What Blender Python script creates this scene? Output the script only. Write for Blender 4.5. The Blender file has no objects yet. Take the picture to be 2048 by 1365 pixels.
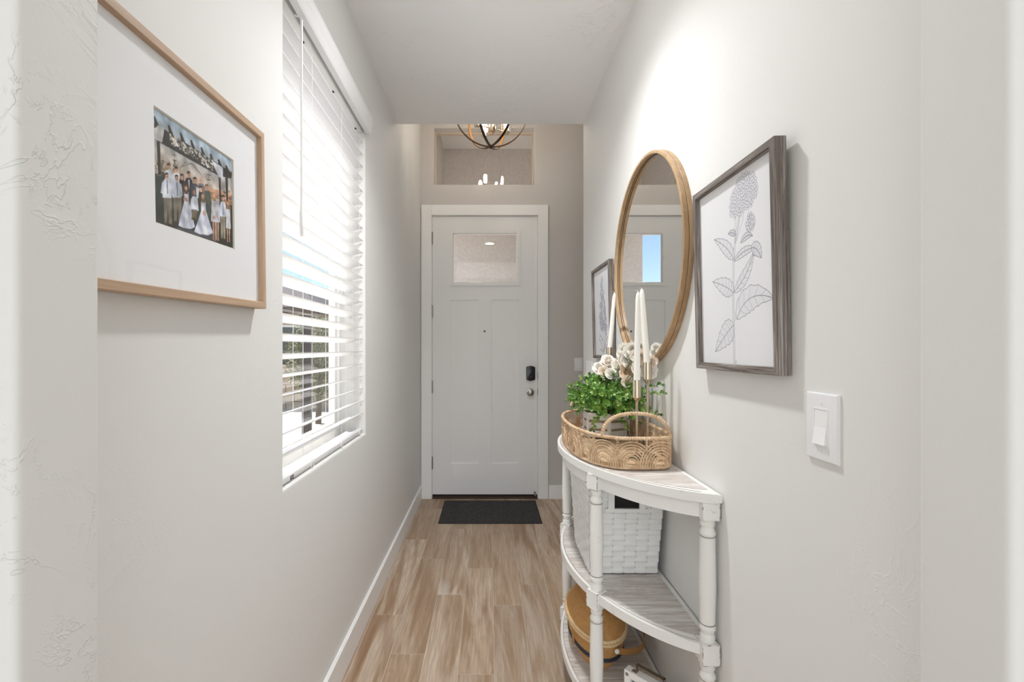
import bpy, bmesh, math, random
import numpy as np
from mathutils import Vector, Matrix
random.seed(7)
S = bpy.context.scene
COL = S.collection
PI = math.pi
# ------------------------------------------------------------------ camera
F, CX, CY, H = 940.0, 977.5, 696.0, 1.32      # pixels, principal point, eye height
cam_d = bpy.data.cameras.new('camera'); cam = bpy.data.objects.new('camera', cam_d); COL.objects.link(cam)
cam.location = (0, 0, H); cam.rotation_euler = (PI/2, 0, 0)
cam_d.sensor_width = 36.0; cam_d.lens = F*36.0/2048
cam_d.shift_x = (1024-CX)/2048; cam_d.shift_y = (CY-682.5)/2048
cam_d.clip_start = 0.02; cam_d.clip_end = 300
S.camera = cam
# ------------------------------------------------------------------ sky, sun, added fill lamps, exposure
SUNV = Vector((-.60, .26, .76)).normalized()
w = bpy.data.worlds.new('sky'); S.world = w; w.use_nodes = True
nt = w.node_tree
sk = nt.nodes.new('ShaderNodeTexSky'); sk.sky_type = 'NISHITA'; sk.sun_disc = False
sk.sun_elevation = math.asin(SUNV.z); sk.sun_rotation = math.atan2(SUNV.x, SUNV.y)
sk.altitude = 800; sk.air_density = 1.0; sk.dust_density = 0.6; sk.ozone_density = 1.2
nt.links.new(sk.outputs[0], nt.nodes['Background'].inputs[0])
nt.nodes['Background'].inputs[1].default_value = 0.070
sun_d = bpy.data.lights.new('sun', 'SUN'); sun = bpy.data.objects.new('sun', sun_d); COL.objects.link(sun)
sun_d.energy = 3.3; sun_d.angle = 0.009; sun_d.color = (1, .96, .9)
sun.rotation_euler = (-SUNV).to_track_quat('-Z', 'Y').to_euler()
sun.location = (-6, -3, 9)
def area(name, loc, rot, sx, sy, e, c=(1, 1, 1)):
    d = bpy.data.lights.new(name, 'AREA'); d.shape = 'RECTANGLE'; d.size = sx; d.size_y = sy; d.energy = e; d.color = c
    o = bpy.data.objects.new(name, d); o.location = loc; o.rotation_euler = rot; COL.objects.link(o); return o
area('added_back_fill', (0.0, -5.6, 1.5), (PI/2, 0, 0), 5.0, 2.5, 40, (.94, .97, 1))  # added fill lamp behind the camera, standing in for unseen daylight
area('added_ceiling_fill', (0.0, -2.3, 3.05), (0, 0, 0), 3.0, 2.2, 14, (.96, .98, 1))  # added overhead fill lamp in the unseen great room
S.view_settings.view_transform = 'Standard'; S.view_settings.look = 'None'
S.view_settings.gamma = 1.0; S.view_settings.use_curve_mapping = False
S.view_settings.exposure = 1.38
S.cycles.max_bounces = 10; S.cycles.diffuse_bounces = 6; S.cycles.glossy_bounces = 4
S.cycles.transmission_bounces = 8; S.cycles.transparent_max_bounces = 16
S.cycles.sample_clamp_indirect = 6.0; S.cycles.use_denoising = True
# ------------------------------------------------------------------ helpers
def lin(c):
    return tuple(((x/255)/12.92 if x/255 <= .04045 else (((x/255)+.055)/1.055)**2.4) for x in c)
def rgba(c): return (*lin(c), 1)
def onX(W, px): return F*W/(px-CX)                 # depth of pixel column on plane X = W
def P(px, py, Y): return Vector(((px-CX)/F*Y, Y, H-(py-CY)/F*Y))
WL = {}
def wloc(o): return WL.get(o, Vector((0, 0, 0))) if o else Vector((0, 0, 0))
def props(o, label=None, cat=None, group=None, kind=None):
    if label: o['label'] = label
    if cat: o['category'] = cat
    if group: o['group'] = group
    if kind: o['kind'] = kind
    return o
def thing(name, loc, label=None, cat=None, group=None, rotz=0, kind=None):
    o = bpy.data.objects.new(name, None); COL.objects.link(o); o.location = loc; o.rotation_euler.z = rotz
    o.empty_display_size = .05; WL[o] = Vector(loc)
    return props(o, label, cat, group, kind)
def obj(name, bm, m, parent=None, smooth=None, local=False, kind=None, label=None):
    """bmesh in world space (or the parent's own space when local) -> one mesh object"""
    me = bpy.data.meshes.new(name)
    bmesh.ops.recalc_face_normals(bm, faces=bm.faces[:])
    bm.to_mesh(me); bm.free()
    if parent is not None and not local:
        me.transform(Matrix.Translation(-wloc(parent)))
    for mm in (m if isinstance(m, (list, tuple)) else [m]): me.materials.append(mm)
    if smooth is not None:
        me.polygons.foreach_set('use_smooth', [True]*len(me.polygons))
        me.set_sharp_from_angle(angle=math.radians(smooth))
    o = bpy.data.objects.new(name, me); COL.objects.link(o)
    if parent is not None: o.parent = parent; WL[o] = wloc(parent)
    else: WL[o] = Vector((0, 0, 0))
    if kind: o['kind'] = kind
    if label: o['label'] = label
    return o
def dup(o, parent, loc=None, rot=None):
    c = o.copy(); COL.objects.link(c); c.parent = parent
    if loc is not None: c.location = loc
    if rot is not None: c.rotation_euler = rot
    WL[c] = wloc(parent)
    return c
def dup_tree(o, loc, rotz=None, parent=None):
    c = o.copy(); COL.objects.link(c); c.parent = parent
    if loc is not None: c.location = loc
    if rotz is not None: c.rotation_euler.z = rotz
    for ch in o.children: dup_tree(ch, None, None, c)
    return c
def B(): return bmesh.new()
def box(bm, x0, y0, z0, x1, y1, z1, bev=0, seg=2):
    x0, x1 = sorted((x0, x1)); y0, y1 = sorted((y0, y1)); z0, z1 = sorted((z0, z1))
    v = [bm.verts.new(p) for p in ((x0, y0, z0), (x1, y0, z0), (x1, y1, z0), (x0, y1, z0), (x0, y0, z1), (x1, y0, z1), (x1, y1, z1), (x0, y1, z1))]
    fs = [bm.faces.new([v[i] for i in q]) for q in ((3, 2, 1, 0), (4, 5, 6, 7), (0, 1, 5, 4), (1, 2, 6, 5), (2, 3, 7, 6), (3, 0, 4, 7))]
    if bev:
        es = {e for f in fs for e in f.edges}
        bmesh.ops.bevel(bm, geom=list(es), offset=bev, segments=seg, profile=.5, affect='EDGES')
    return bm
def frames(pts, closed):
    n = len(pts); T = []
    for i in range(n):
        a = pts[(i-1) % n] if closed or i > 0 else pts[i]
        b = pts[(i+1) % n] if closed or i < n-1 else pts[i]
        t = (b-a); T.append(t.normalized() if t.length > 1e-9 else Vector((0, 0, 1)))
    ref = Vector((0, 0, 1)) if abs(T[0].z) < .9 else Vector((1, 0, 0))
    N = [(ref-T[0]*ref.dot(T[0])).normalized()]
    for i in range(1, n):
        v = N[-1]-T[i]*N[-1].dot(T[i]); N.append(v.normalized() if v.length > 1e-6 else N[-1])
    return T, N
def tube(bm, pts, r, n=8, closed=False, caps=True, flat=1.0):
    pts = [Vector(p) for p in pts]; T, N = frames(pts, closed); rings = []
    for i, p in enumerate(pts):
        rr = r[i] if isinstance(r, (list, tuple)) else r
        bi = T[i].cross(N[i])
        rings.append([bm.verts.new(p+(N[i]*math.cos(2*PI*k/n)+bi*math.sin(2*PI*k/n)*flat)*rr) for k in range(n)])
    m = len(rings)
    for i in range(m if closed else m-1):
        a, b = rings[i], rings[(i+1) % m]
        for k in range(n): bm.faces.new((a[k], a[(k+1) % n], b[(k+1) % n], b[k]))
    if caps and not closed:
        bm.faces.new(rings[0][::-1]); bm.faces.new(rings[-1])
    return bm
def lathe(bm, prof, c=(0, 0), n=24, sx=1, sy=1, cap=True):
    rings = []
    for r, z in prof:
        rings.append([bm.verts.new((c[0]+r*sx*math.cos(2*PI*k/n), c[1]+r*sy*math.sin(2*PI*k/n), z)) for k in range(n)])
    for a, b in zip(rings, rings[1:]):
        for k in range(n): bm.faces.new((a[k], a[(k+1) % n], b[(k+1) % n], b[k]))
    if cap:
        bm.faces.new(rings[0][::-1]); bm.faces.new(rings[-1])
    return bm
def prism(bm, poly, z0, z1, bev=0, seg=2):
    lo = [bm.verts.new((p[0], p[1], z0)) for p in poly]; hi = [bm.verts.new((p[0], p[1], z1)) for p in poly]
    n = len(poly); f0 = bm.faces.new(lo[::-1]); f1 = bm.faces.new(hi)
    for i in range(n): bm.faces.new((lo[i], lo[(i+1) % n], hi[(i+1) % n], hi[i]))
    if bev: bmesh.ops.bevel(bm, geom=list(f0.edges)+list(f1.edges), offset=bev, segments=seg, profile=.5, affect='EDGES')
    return bm
def xform(bm, M, start=0):
    bm.verts.ensure_lookup_table()
    bmesh.ops.transform(bm, matrix=M, verts=bm.verts[start:])
def disc_y(bm, c, r, d, n=24, prof=None):
    """turned piece whose axis runs along -Y from c (towards the room); prof = [(radius, out)]"""
    b2 = B(); lathe(b2, prof or [(r, 0), (r, d)], n=n)
    M = Matrix.Translation(c) @ Matrix.Rotation(PI/2, 4, 'X'); bmesh.ops.transform(b2, matrix=M, verts=b2.verts[:])
    me = bpy.data.meshes.new('t'); b2.to_mesh(me); b2.free(); bm.from_mesh(me); bpy.data.meshes.remove(me)
    return bm
def wall_holes(us, vs, holes, t, bev, to3):
    """slab with rectangular holes. us, vs: cut positions; holes: set of (i, j) cells; to3(u, v, d) -> xyz, d=0 is the room face; the holes' room edges are rounded"""
    bm = B(); g = {}
    for i, u in enumerate(us):
        for j, v in enumerate(vs):
            for d in (0, 1): g[i, j, d] = bm.verts.new(to3(u, v, d*t))
    nu, nv = len(us)-1, len(vs)-1; edges = []
    solid = lambda i, j: 0 <= i < nu and 0 <= j < nv and (i, j) not in holes
    for i in range(nu):
        for j in range(nv):
            if not solid(i, j): continue
            for d in (0, 1): bm.faces.new((g[i, j, d], g[i+1, j, d], g[i+1, j+1, d], g[i, j+1, d]))
            for (a, b, ni, nj) in (((i, j), (i+1, j), i, j-1), ((i, j+1), (i+1, j+1), i, j+1), ((i, j), (i, j+1), i-1, j), ((i+1, j), (i+1, j+1), i+1, j)):
                if not solid(ni, nj):
                    bm.faces.new((g[(*a, 0)], g[(*b, 0)], g[(*b, 1)], g[(*a, 1)]))
                    if 0 <= ni < nu and 0 <= nj < nv:
                        edges.append(bm.edges.get((g[(*a, 0)], g[(*b, 0)])))
    if bev: bmesh.ops.bevel(bm, geom=[e for e in edges if e], offset=bev, segments=5, profile=.5, affect='EDGES')
    return bm
# ------------------------------------------------------------------ materials
def mat(name, col, rough=.5, metal=0, spec=.5, coat=0, emit=None):
    m = bpy.data.materials.new(name); m.use_nodes = True
    b = m.node_tree.nodes['Principled BSDF']
    b.inputs['Base Color'].default_value = rgba(col) if max(col) > 1.01 else (*col, 1)
    b.inputs['Roughness'].default_value = rough; b.inputs['Metallic'].default_value = metal
    b.inputs['Specular IOR Level'].default_value = spec
    if coat: b.inputs['Coat Weight'].default_value = coat; b.inputs['Coat Roughness'].default_value = .02
    if emit: b.inputs['Emission Color'].default_value = (*emit[0], 1); b.inputs['Emission Strength'].default_value = emit[1]
    return m
class G:                                            # tiny node-graph helper
    def __init__(s, m): s.m = m; s.t = m.node_tree; s.b = s.t.nodes['Principled BSDF']
    def n(s, k, **kw):
        x = s.t.nodes.new('ShaderNode'+k)
        for a, v in kw.items():
            if hasattr(x, a) and a not in ('inputs',): setattr(x, a, v)
        return x
    def l(s, a, b): s.t.links.new(a, b)
    def coords(s, scale=(1, 1, 1), rnd=0):
        tc = s.n('TexCoord'); mp = s.n('Mapping'); mp.inputs['Scale'].default_value = scale
        if rnd:
            oi = s.n('ObjectInfo'); mul = s.n('VectorMath', operation='SCALE'); mul.inputs[0].default_value = (13.7*rnd, 7.3*rnd, 5.1*rnd)
            s.l(oi.outputs['Random'], mul.inputs['Scale']); s.l(mul.outputs[0], mp.inputs['Location'])
        s.l(tc.outputs['Object'], mp.inputs['Vector']); return mp.outputs[0]
    def noise(s, v, scale, det=3, rough=.5, dist=0):
        x = s.n('TexNoise'); x.inputs['Scale'].default_value = scale; x.inputs['Detail'].default_value = det
        x.inputs['Roughness'].default_value = rough; x.inputs['Distortion'].default_value = dist
        s.l(v, x.inputs['Vector']); return x.outputs['Fac']
    def ramp(s, f, stops, interp='LINEAR'):
        x = s.n('ValToRGB'); e = x.color_ramp.elements; x.color_ramp.interpolation = interp
        while len(e) < len(stops): e.new(.5)
        for el, (p, c) in zip(e, stops):
            el.position = p; el.color = rgba(c) if isinstance(c, tuple) else (c, c, c, 1)
        s.l(f, x.inputs[0]); return x.outputs[0]
    def mix(s, f, a, b, mode='MIX'):
        x = s.n('Mix', data_type='RGBA', blend_type=mode)
        for i, v in ((0, f), (6, a), (7, b)):
            if isinstance(v, (int, float)): x.inputs[i].default_value = v
            elif isinstance(v, tuple): x.inputs[i].default_value = rgba(v)
            else: s.l(v, x.inputs[i])
        return x.outputs[2]
    def math(s, op, a, b):
        x = s.n('Math', operation=op)
        for i, v in ((0, a), (1, b)):
            if isinstance(v, (int, float)): x.inputs[i].default_value = v
            else: s.l(v, x.inputs[i])
        return x.outputs[0]
    def col(s, c): s.l(c, s.b.inputs['Base Color']); return s
    def bump(s, h, st=.2, d=.01):
        x = s.n('Bump'); x.inputs['Strength'].default_value = st; x.inputs['Distance'].default_value = d
        s.l(h, x.inputs['Height']); s.l(x.outputs[0], s.b.inputs['Normal']); return s
def paint(name, col, trowel=0.0, rough=.6, ts=3.2):
    m = mat(name, col, rough, spec=.35); g = G(m); v = g.coords()
    fine = g.noise(v, 140, 2)
    h = g.math('MULTIPLY', fine, .05)
    lowf = g.noise(v, .9, 1)
    if trowel:
        n1 = g.noise(v, ts, 5, .62, 1.2)
        ridge = g.ramp(n1, [(0, 0.), (.492, 0.), (.5, 1.), (.508, .25), (.56, 0.)])
        mask = g.ramp(g.noise(v, ts*.55, 2), [(.5, 0.), (.6, 1.)])
        n3 = g.noise(v, ts*9, 4, .7, .6)
        speck = g.ramp(n3, [(.60, 0.), (.66, 1.)])
        sm = g.math('MULTIPLY', g.math('ADD', ridge, g.math('MULTIPLY', speck, .7)), mask)
        h = g.math('ADD', h, g.math('MULTIPLY', sm, trowel))
    g.bump(h, .5, .006)
    return m
def wood(name, cols, axis, scale=1.0, rough=.5, bump=.15, rnd=1, streak=14, contrast=(.3, .72)):
    """grain running along axis (0 x, 1 y, 2 z)"""
    m = mat(name, cols[0], rough, spec=.3); g = G(m)
    sc = [streak*scale]*3; sc[axis] = .9*scale
    v = g.coords(tuple(sc), rnd)
    a = g.noise(v, 1.6, 6, .65, .8)
    sc2 = [70*scale]*3; sc2[axis] = 2.2*scale
    v2 = g.coords(tuple(sc2), rnd); b = g.noise(v2, 3, 3, .6)
    c1 = g.ramp(a, [(contrast[0], cols[1]), ((contrast[0]+contrast[1])/2, cols[0]), (contrast[1], cols[2])])
    c2 = g.mix(g.math('MULTIPLY', g.ramp(b, [(.42, 1.), (.6, 0.)]), .35), c1, cols[1])
    g.col(c2); g.bump(g.math('ADD', b, g.math('MULTIPLY', a, .5)), bump, .003)
    return m
def glass_mat(name, tint=(1, 1, 1), ior=1.5, refl=1.0):
    m = bpy.data.materials.new(name); m.use_nodes = True; t = m.node_tree; t.nodes.clear()
    o = t.nodes.new('ShaderNodeOutputMaterial'); mx = t.nodes.new('ShaderNodeMixShader')
    tr = t.nodes.new('ShaderNodeBsdfTransparent'); tr.inputs[0].default_value = (*tint, 1)
    gl = t.nodes.new('ShaderNodeBsdfGlossy'); gl.inputs['Roughness'].default_value = 0
    fr = t.nodes.new('ShaderNodeFresnel'); fr.inputs[0].default_value = ior
    mu = t.nodes.new('ShaderNodeMath'); mu.operation = 'MULTIPLY'; mu.inputs[1].default_value = refl
    ge = t.nodes.new('ShaderNodeNewGeometry'); iv = t.nodes.new('ShaderNodeMath'); iv.operation = 'SUBTRACT'; iv.inputs[0].default_value = 1.0
    m2 = t.nodes.new('ShaderNodeMath'); m2.operation = 'MULTIPLY'                       # reflect at the front face only
    t.links.new(ge.outputs['Backfacing'], iv.inputs[1]); t.links.new(fr.outputs[0], m2.inputs[0]); t.links.new(iv.outputs[0], m2.inputs[1])
    t.links.new(m2.outputs[0], mu.inputs[0]); t.links.new(mu.outputs[0], mx.inputs[0])
    t.links.new(tr.outputs[0], mx.inputs[1]); t.links.new(gl.outputs[0], mx.inputs[2]); t.links.new(mx.outputs[0], o.inputs[0])
    return m
M = {}
M['wall'] = paint('wall_paint', (230, 230, 228), .10)
M['wall2'] = paint('door_wall_paint', (205, 201, 197), .10)  # darker, warmer tone than the other hall walls
M['wallgr'] = paint('great_room_paint', (214, 212, 208), .10)  # unseen walls, toned darker to weaken the bounced light
M['jamb'] = paint('trowelled_wall_paint', (228, 228, 226), .42, ts=5)
M['ceil'] = paint('ceiling_paint', (247, 247, 247), .5, ts=3)
M['trim'] = mat('trim_paint', (245, 245, 244), .38)
M['door'] = mat('door_paint', (238, 238, 237), .38)
M['glass'] = glass_mat('clear_glass')
M['picglass'] = glass_mat('picture_glass', refl=.75)
M['vinyl'] = mat('white_vinyl', (238, 238, 236), .35)
M['slat'] = mat('blind_white', (234, 234, 234), .4)
M['black'] = mat('black_plastic', (16, 16, 17), .25)
M['nickel'] = mat('satin_nickel', (172, 166, 158), .28, 1)
M['brass'] = mat('champagne_brass', (196, 184, 164), .25, 1)
M['dark'] = mat('dark_parts_and_shade', (14, 13, 12), .8)  # dark small parts, plus painted shade in the basket's handle cut-out
M['plate'] = mat('white_plastic', (240, 240, 242), .3)
M['plate2'] = mat('whiter_plastic', (246, 246, 247), .3)  # rocker and bezel plastic, slightly whiter than the plate
M['cream'] = mat('candle_wax', (246, 243, 235), .45)
M['cream'].node_tree.nodes['Principled BSDF'].inputs['Subsurface Weight'].default_value = .15
M['cream'].node_tree.nodes['Principled BSDF'].inputs['Subsurface Radius'].default_value = (.01, .008, .006)
M['mirror'] = mat('mirror_silver', (240, 241, 241), 0.0, 1)
M['gold'] = wood('mirror_gold_wood', [(180, 150, 114), (154, 124, 90), (198, 170, 136)], 2, 1.5, .38, .05)
M['oak0'] = wood('light_oak_x', [(196, 168, 142), (178, 150, 126), (208, 182, 158)], 0, 1.5, .5, .1)
M['oak2'] = wood('light_oak_z', [(196, 168, 142), (178, 150, 126), (208, 182, 158)], 2, 1.5, .5, .1)
M['barn0'] = wood('grey_barnwood_x', [(142, 132, 126), (66, 58, 54), (202, 196, 190)], 0, 2.2, .7, .9, streak=34)
M['barn2'] = wood('grey_barnwood_z', [(142, 132, 126), (66, 58, 54), (202, 196, 190)], 2, 2.2, .7, .9, streak=34)
# ------------------------------------------------------------------ the room
L, R = -.597, .617                     # hall walls
ZD, ZS, ZC = 4.114, 3.077, 2.78        # door wall, end of the low ceiling, low ceiling height
FC = 3.9                               # entry ceiling
J1, J2, JL, JR = .522, .637, -.525, .580   # cased opening by the camera
def st(name, bm, m, smooth=None, label=None):
    o = obj(name, bm, m, None, smooth, kind='structure')
    if label: o['label'] = label
    return o
# floor slab (grout) and planks
gm = mat('grout', (206, 196, 184), .8)
bm = B(); box(bm, -4, -7, -.12, 4, ZD+.16, -.0009); fl = st('floor', bm, gm)
M['plank'] = mat('wood_look_tile', (176, 152, 128), .42, spec=.4)
g = G(M['plank'])
v = g.coords((5.5, .55, 1), 1); v2 = g.coords((60, 2.4, 1), 1); v3 = g.coords((3.2, .55, 1), 1)
a = g.noise(v, 1.5, 6, .6, 1.6); b = g.noise(v2, 2.5, 3, .6, .4); c = g.noise(v3, 1.6, 2, .5, .5)
oi = g.n('ObjectInfo')
base = g.ramp(oi.outputs['Random'], [(0., (186, 162, 137)), (.2, (212, 192, 169)), (.4, (174, 151, 128)), (.6, (218, 199, 178)), (.8, (196, 180, 163)), (1., (182, 158, 132))])
c1 = g.mix(g.ramp(a, [(.44, 0.), (.62, 1.)]), base, (164, 136, 108), 'MIX')
c1 = g.mix(g.math('MULTIPLY', g.ramp(a, [(.30, 1.), (.45, 0.)]), .35), c1, (214, 203, 189))
c2 = g.mix(g.math('MULTIPLY', g.ramp(b, [(.45, 1.), (.62, 0.)]), .4), c1, (140, 118, 98))
c3 = g.mix(g.math('MULTIPLY', g.ramp(c, [(.58, 0.), (.66, 1.)]), .6), c2, (140, 102, 68))
c4 = g.mix(g.math('MULTIPLY', g.ramp(c, [(.26, 1.), (.34, 0.)]), .6), c3, (208, 203, 195))
g.col(c4); g.bump(b, .06, .002)
joints = {-1: 2.7, 0: 2.322, 1: 2.026, 2: 2.512, 3: 1.899, 4: 2.408, 5: 2.621, 6: 2.983, 7: 3.231, 8: 2.75, 9: 2.41, 10: 3.02, 11: 2.6, 12: 2.2}
PW, PL, PX0 = .149, .913, -.573
pm = {}
for k in range(-1, 13):
    x0 = max(PX0+PW*k, L+.001 if k < 8 else -9); x1 = min(PX0+PW*(k+1), 1.36)
    y = joints[k]-PL*3
    while y < ZD:
        y0, y1 = max(y, .05), min(y+PL, ZD); y += PL
        if y1-y0 < .02 or (k > 7 and y1 < ZS+.02): continue
        if k > 7: y0 = max(y0, ZS+.001)
        key = (round(x1-x0, 4), round(y1-y0, 4))
        if key not in pm:
            bm = B(); box(bm, 0, 0, -.006, x1-x0-.002, y1-y0-.002, 0, .0008, 1)
            o = obj('plank', bm, M['plank'], fl); pm[key] = o
        else: o = dup(pm[key], fl)
        o.location = (x0+.001, y0+.001, 0)
# left wall with the window opening
WY0, WY1, WZ0, WZ1 = onX(L, 568), onX(L, 731), .905, 2.43
bm = wall_holes([J1-.01, WY0, WY1, ZD+.16], [0, WZ0, WZ1, FC], {(1, 1)}, .17, .012, lambda u, v, d: (L-d, u, v))
wl = st('wall_left', bm, M['wall'], 40)
# door wall
DX0, DX1, DZ1 = -.506, .430, 2.478
TX0, TX1, TZ0, TZ1 = -.478, .398, 2.751, 3.245
dx = sorted([L-.17, TX0, TX1, DX0, DX1, 2.3]); dz = [0, DZ1, TZ0, TZ1, FC]
hol = set()
for i in range(len(dx)-1):
    mx = (dx[i]+dx[i+1])/2
    if DX0 < mx < DX1: hol.add((i, 0))
    if TX0 < mx < TX1: hol.add((i, 2))
bm = wall_holes(dx, dz, hol, .15, 0, lambda u, v, d: (u, ZD+d, v))
es = [e for e in bm.edges if all(abs(p.co.y-ZD) < 1e-5 and TX0-1e-4 < p.co.x < TX1+1e-4 and TZ0-1e-4 < p.co.z < TZ1+1e-4 for p in e.verts) and len(e.link_faces) == 2 and abs(e.link_faces[0].normal.dot(e.link_faces[1].normal)) < .5]
bmesh.ops.bevel(bm, geom=es, offset=.012, segments=4, profile=.5, affect='EDGES')
st('wall_door', bm, M['wall2'], 40)
# right hall wall ends at the entry with a rounded corner
bm = B(); box(bm, R, J1-.01, 0, R+.13, ZS, FC)
es = [e for e in bm.edges if all(abs(p.co.y-ZS) < 1e-5 for p in e.verts) and abs(e.verts[0].co.z-e.verts[1].co.z) > 1]
bmesh.ops.bevel(bm, geom=es, offset=.014, segments=5, profile=.5, affect='EDGES')
st('wall_right', bm, M['wall'], 40)
# low hall ceiling: a block that ends in a bulkhead at the entry
bm = B(); box(bm, L-.17, J1-.01, ZC, R+.13, ZS, FC+.1)
es = [e for e in bm.edges if all(abs(p.co.y-ZS) < 1e-5 and abs(p.co.z-ZC) < 1e-5 for p in e.verts)]
bmesh.ops.bevel(bm, geom=es, offset=.012, segments=5, profile=.5, affect='EDGES')
st('ceiling', bm, M['ceil'], 40)
bm = B(); box(bm, L-.17, ZS-.02, FC, 2.4, ZD+.16, FC+.12); st('ceiling_entry', bm, M['ceil'])
bm = B(); box(bm, 2.2, ZS, 0, 2.35, ZD+.15, FC); st('wall_entry_right', bm, M['wall'])
bm = B(); box(bm, R+.12, ZS-.13, 0, 2.35, ZS, FC); st('wall_entry_back', bm, M['wall'])
# cased opening near the camera: two returns of the partition and the header
def jamb(name, x0, x1, inner):
    bm = B(); box(bm, x0, J1, 0, x1, J2, 2.72)
    es = [e for e in bm.edges if all(abs(p.co.x-inner) < 1e-5 for p in e.verts) and abs(e.verts[0].co.z-e.verts[1].co.z) > 1]
    bmesh.ops.bevel(bm, geom=es, offset=.010, segments=6, profile=.5, affect='EDGES')
    st(name, bm, M['jamb'], 40)
jamb('wall_partition_left', -3.6, JL, JL); jamb('wall_partition_right', JR, 3.6, JR)
bm = B(); box(bm, -3.6, J1, 2.72, 3.6, J2, 3.2); st('wall_partition_header', bm, M['jamb'])
# great room behind the camera: ceiling, sides, back wall with a wide opening added for daylight
bm = B(); box(bm, -3.7, -6, 3.1, 3.7, J1+.02, 3.25); st('ceiling_great_room', bm, M['ceil'])
bm = B(); box(bm, -3.7, -6, 0, -3.55, J1, 3.1); st('wall_great_room_left', bm, M['wallgr'])
bm = B(); box(bm, 3.55, -6, 0, 3.7, J1, 3.1); st('wall_great_room_right', bm, M['wallgr'])
bm = wall_holes([-3.7, -2.6, 2.6, 3.7], [0, .06, 2.9, 3.1], {(1, 1)}, .15, 0, lambda u, v, d: (u, -5.8-d, v))
st('wall_back', bm, M['wallgr'])
# baseboards
def base(name, x0, y0, x1, y1):
    bm = B(); box(bm, x0, y0, 0, x1, y1, .118)
    es = [e for e in bm.edges if all(abs(p.co.z-.118) < 1e-5 for p in e.verts)]
    bmesh.ops.bevel(bm, geom=es, offset=.004, segments=2, affect='EDGES')
    st(name, bm, M['trim'])
base('baseboard_left', L, J2, L+.015, ZD)
base('baseboard_right', R-.015, J2, R, ZS)
base('baseboard_door', .524, ZD-.015, 2.2, ZD)
# ------------------------------------------------------------------ entry door
def DXp(px): return (px-CX)/F*ZD
def DZp(py): return H-(py-CY)/F*ZD
sx0, sx1, sz0, sz1 = DXp(865), DXp(1074.5), .035, DZp(433)
gx0, gx1, gz0, gz1 = DXp(906.5), DXp(1033), DZp(564.5), DZp(468)
dr = thing('door_1', ((sx0+sx1)/2, ZD, 0), kind='structure')
def grid_panel(us, vs, holes, to3, t, bev=0): return wall_holes(us, vs, holes, t, bev, to3)
px = [DXp(901), DXp(956.5), DXp(983), DXp(1037.5)]; pz = [DZp(928), DZp(600)]
us = sorted({sx0, px[0], px[1], px[2], px[3], gx0, gx1, sx1}); vs = [sz0, pz[0], pz[1], gz0, gz1, sz1]
hol = set()
for i in range(len(us)-1):
    m_ = (us[i]+us[i+1])/2
    if px[0] < m_ < px[1] or px[2] < m_ < px[3]: hol.add((i, 1))
    if gx0 < m_ < gx1: hol.add((i, 3))
bm = wall_holes(us, vs, hol, .040, .0015, lambda u, v, d: (u, ZD+.004+d, v))
slab = obj('door_slab', bm, M['door'], dr, 30)
for q in (0, 2):
    bm = B(); box(bm, px[q]-.002, ZD+.014, pz[0]-.002, px[q+1]+.002, ZD+.03, pz[1]+.002)
    obj('recessed_panel', bm, M['door'], dr)
# glazing frame with screws, and its pane
def ring_frame(name, x0, x1, z0, z1, wd, y0, y1, m, parent, bev=.003):
    bm = wall_holes([x0, x0+wd, x1-wd, x1], [z0, z0+wd, z1-wd, z1], {(1, 1)}, y1-y0, bev, lambda u, v, d: (u, y0+d, v))
    return obj(name, bm, m, parent, 30)
wf = ring_frame('window_frame', DXp(900), DXp(1040), DZp(572), DZp(460.5), DXp(906.5)-DXp(900), ZD-.008, ZD+.004, M['vinyl'], dr)
for (sxp, szp) in ((905, 515.5), (1036.5, 515.5), (1031, 464.5)):
    bm = B(); disc_y(bm, (DXp(sxp), ZD-.008, DZp(szp)), .003, .0015, 10); obj('screw', bm, M['nickel'], wf)
bm = B(); box(bm, gx0, ZD+.02, gz0, gx1, ZD+.026, gz1); obj('pane', bm, M['glass'], dr)
# hinges
for py in (477, 623.5, 774, 926):
    z = DZp(py); bm = B(); lathe(bm, [(.0, z-.056), (.007, z-.054), (.0072, z-.018), (.0064, z-.0175), (.0072, z-.017), (.0072, z+.017), (.0064, z+.0175), (.0072, z+.018), (.007, z+.054), (0, z+.056)], (sx0-.002, ZD-.006), 10, cap=False)
    box(bm, sx0-.008, ZD-.003, z-.05, sx0+.004, ZD+.003, z+.05)
    obj('hinge', bm, M['nickel'], dr, 40)
# keypad lock: black body with arched top and bottom
cxk, czk, hw, hh = DXp(1061), DZp(747), .041, .060
def arch_poly(hw, hh, k=.012, n=10):
    pts = []
    for s in (1, -1):
        for i in range(n+1):
            t = -1+2*i/n; x = s*t*hw*-1
            e = abs(t); z = hh + (k*(1-(e/.78)**2) if e < .78 else 0)
            pts.append((x, s*z))
    return pts
def yprism(bm, poly, cx, cz, y0, y1, bev=0):
    b2 = B(); prism(b2, poly, 0, y1-y0, bev)
    Mx = Matrix.Translation((cx, y1, cz)) @ Matrix.Rotation(PI/2, 4, 'X'); bmesh.ops.transform(b2, matrix=Mx, verts=b2.verts[:])
    me = bpy.data.meshes.new('t'); b2.to_mesh(me); b2.free(); bm.from_mesh(me); bpy.data.meshes.remove(me)
bm = B(); yprism(bm, arch_poly(hw-.003, hh-.006), cxk, czk, ZD-.028, ZD+.004, .004); lk = obj('smart_lock', bm, M['black'], dr, 40)
bm = B(); disc_y(bm, (cxk, ZD-.028, czk-.026), .006, .001, 14); obj('thumb_button', bm, mat('dark_grey', (52, 52, 54), .4), lk)
kx, kz = DXp(1060.5), DZp(785)
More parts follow.
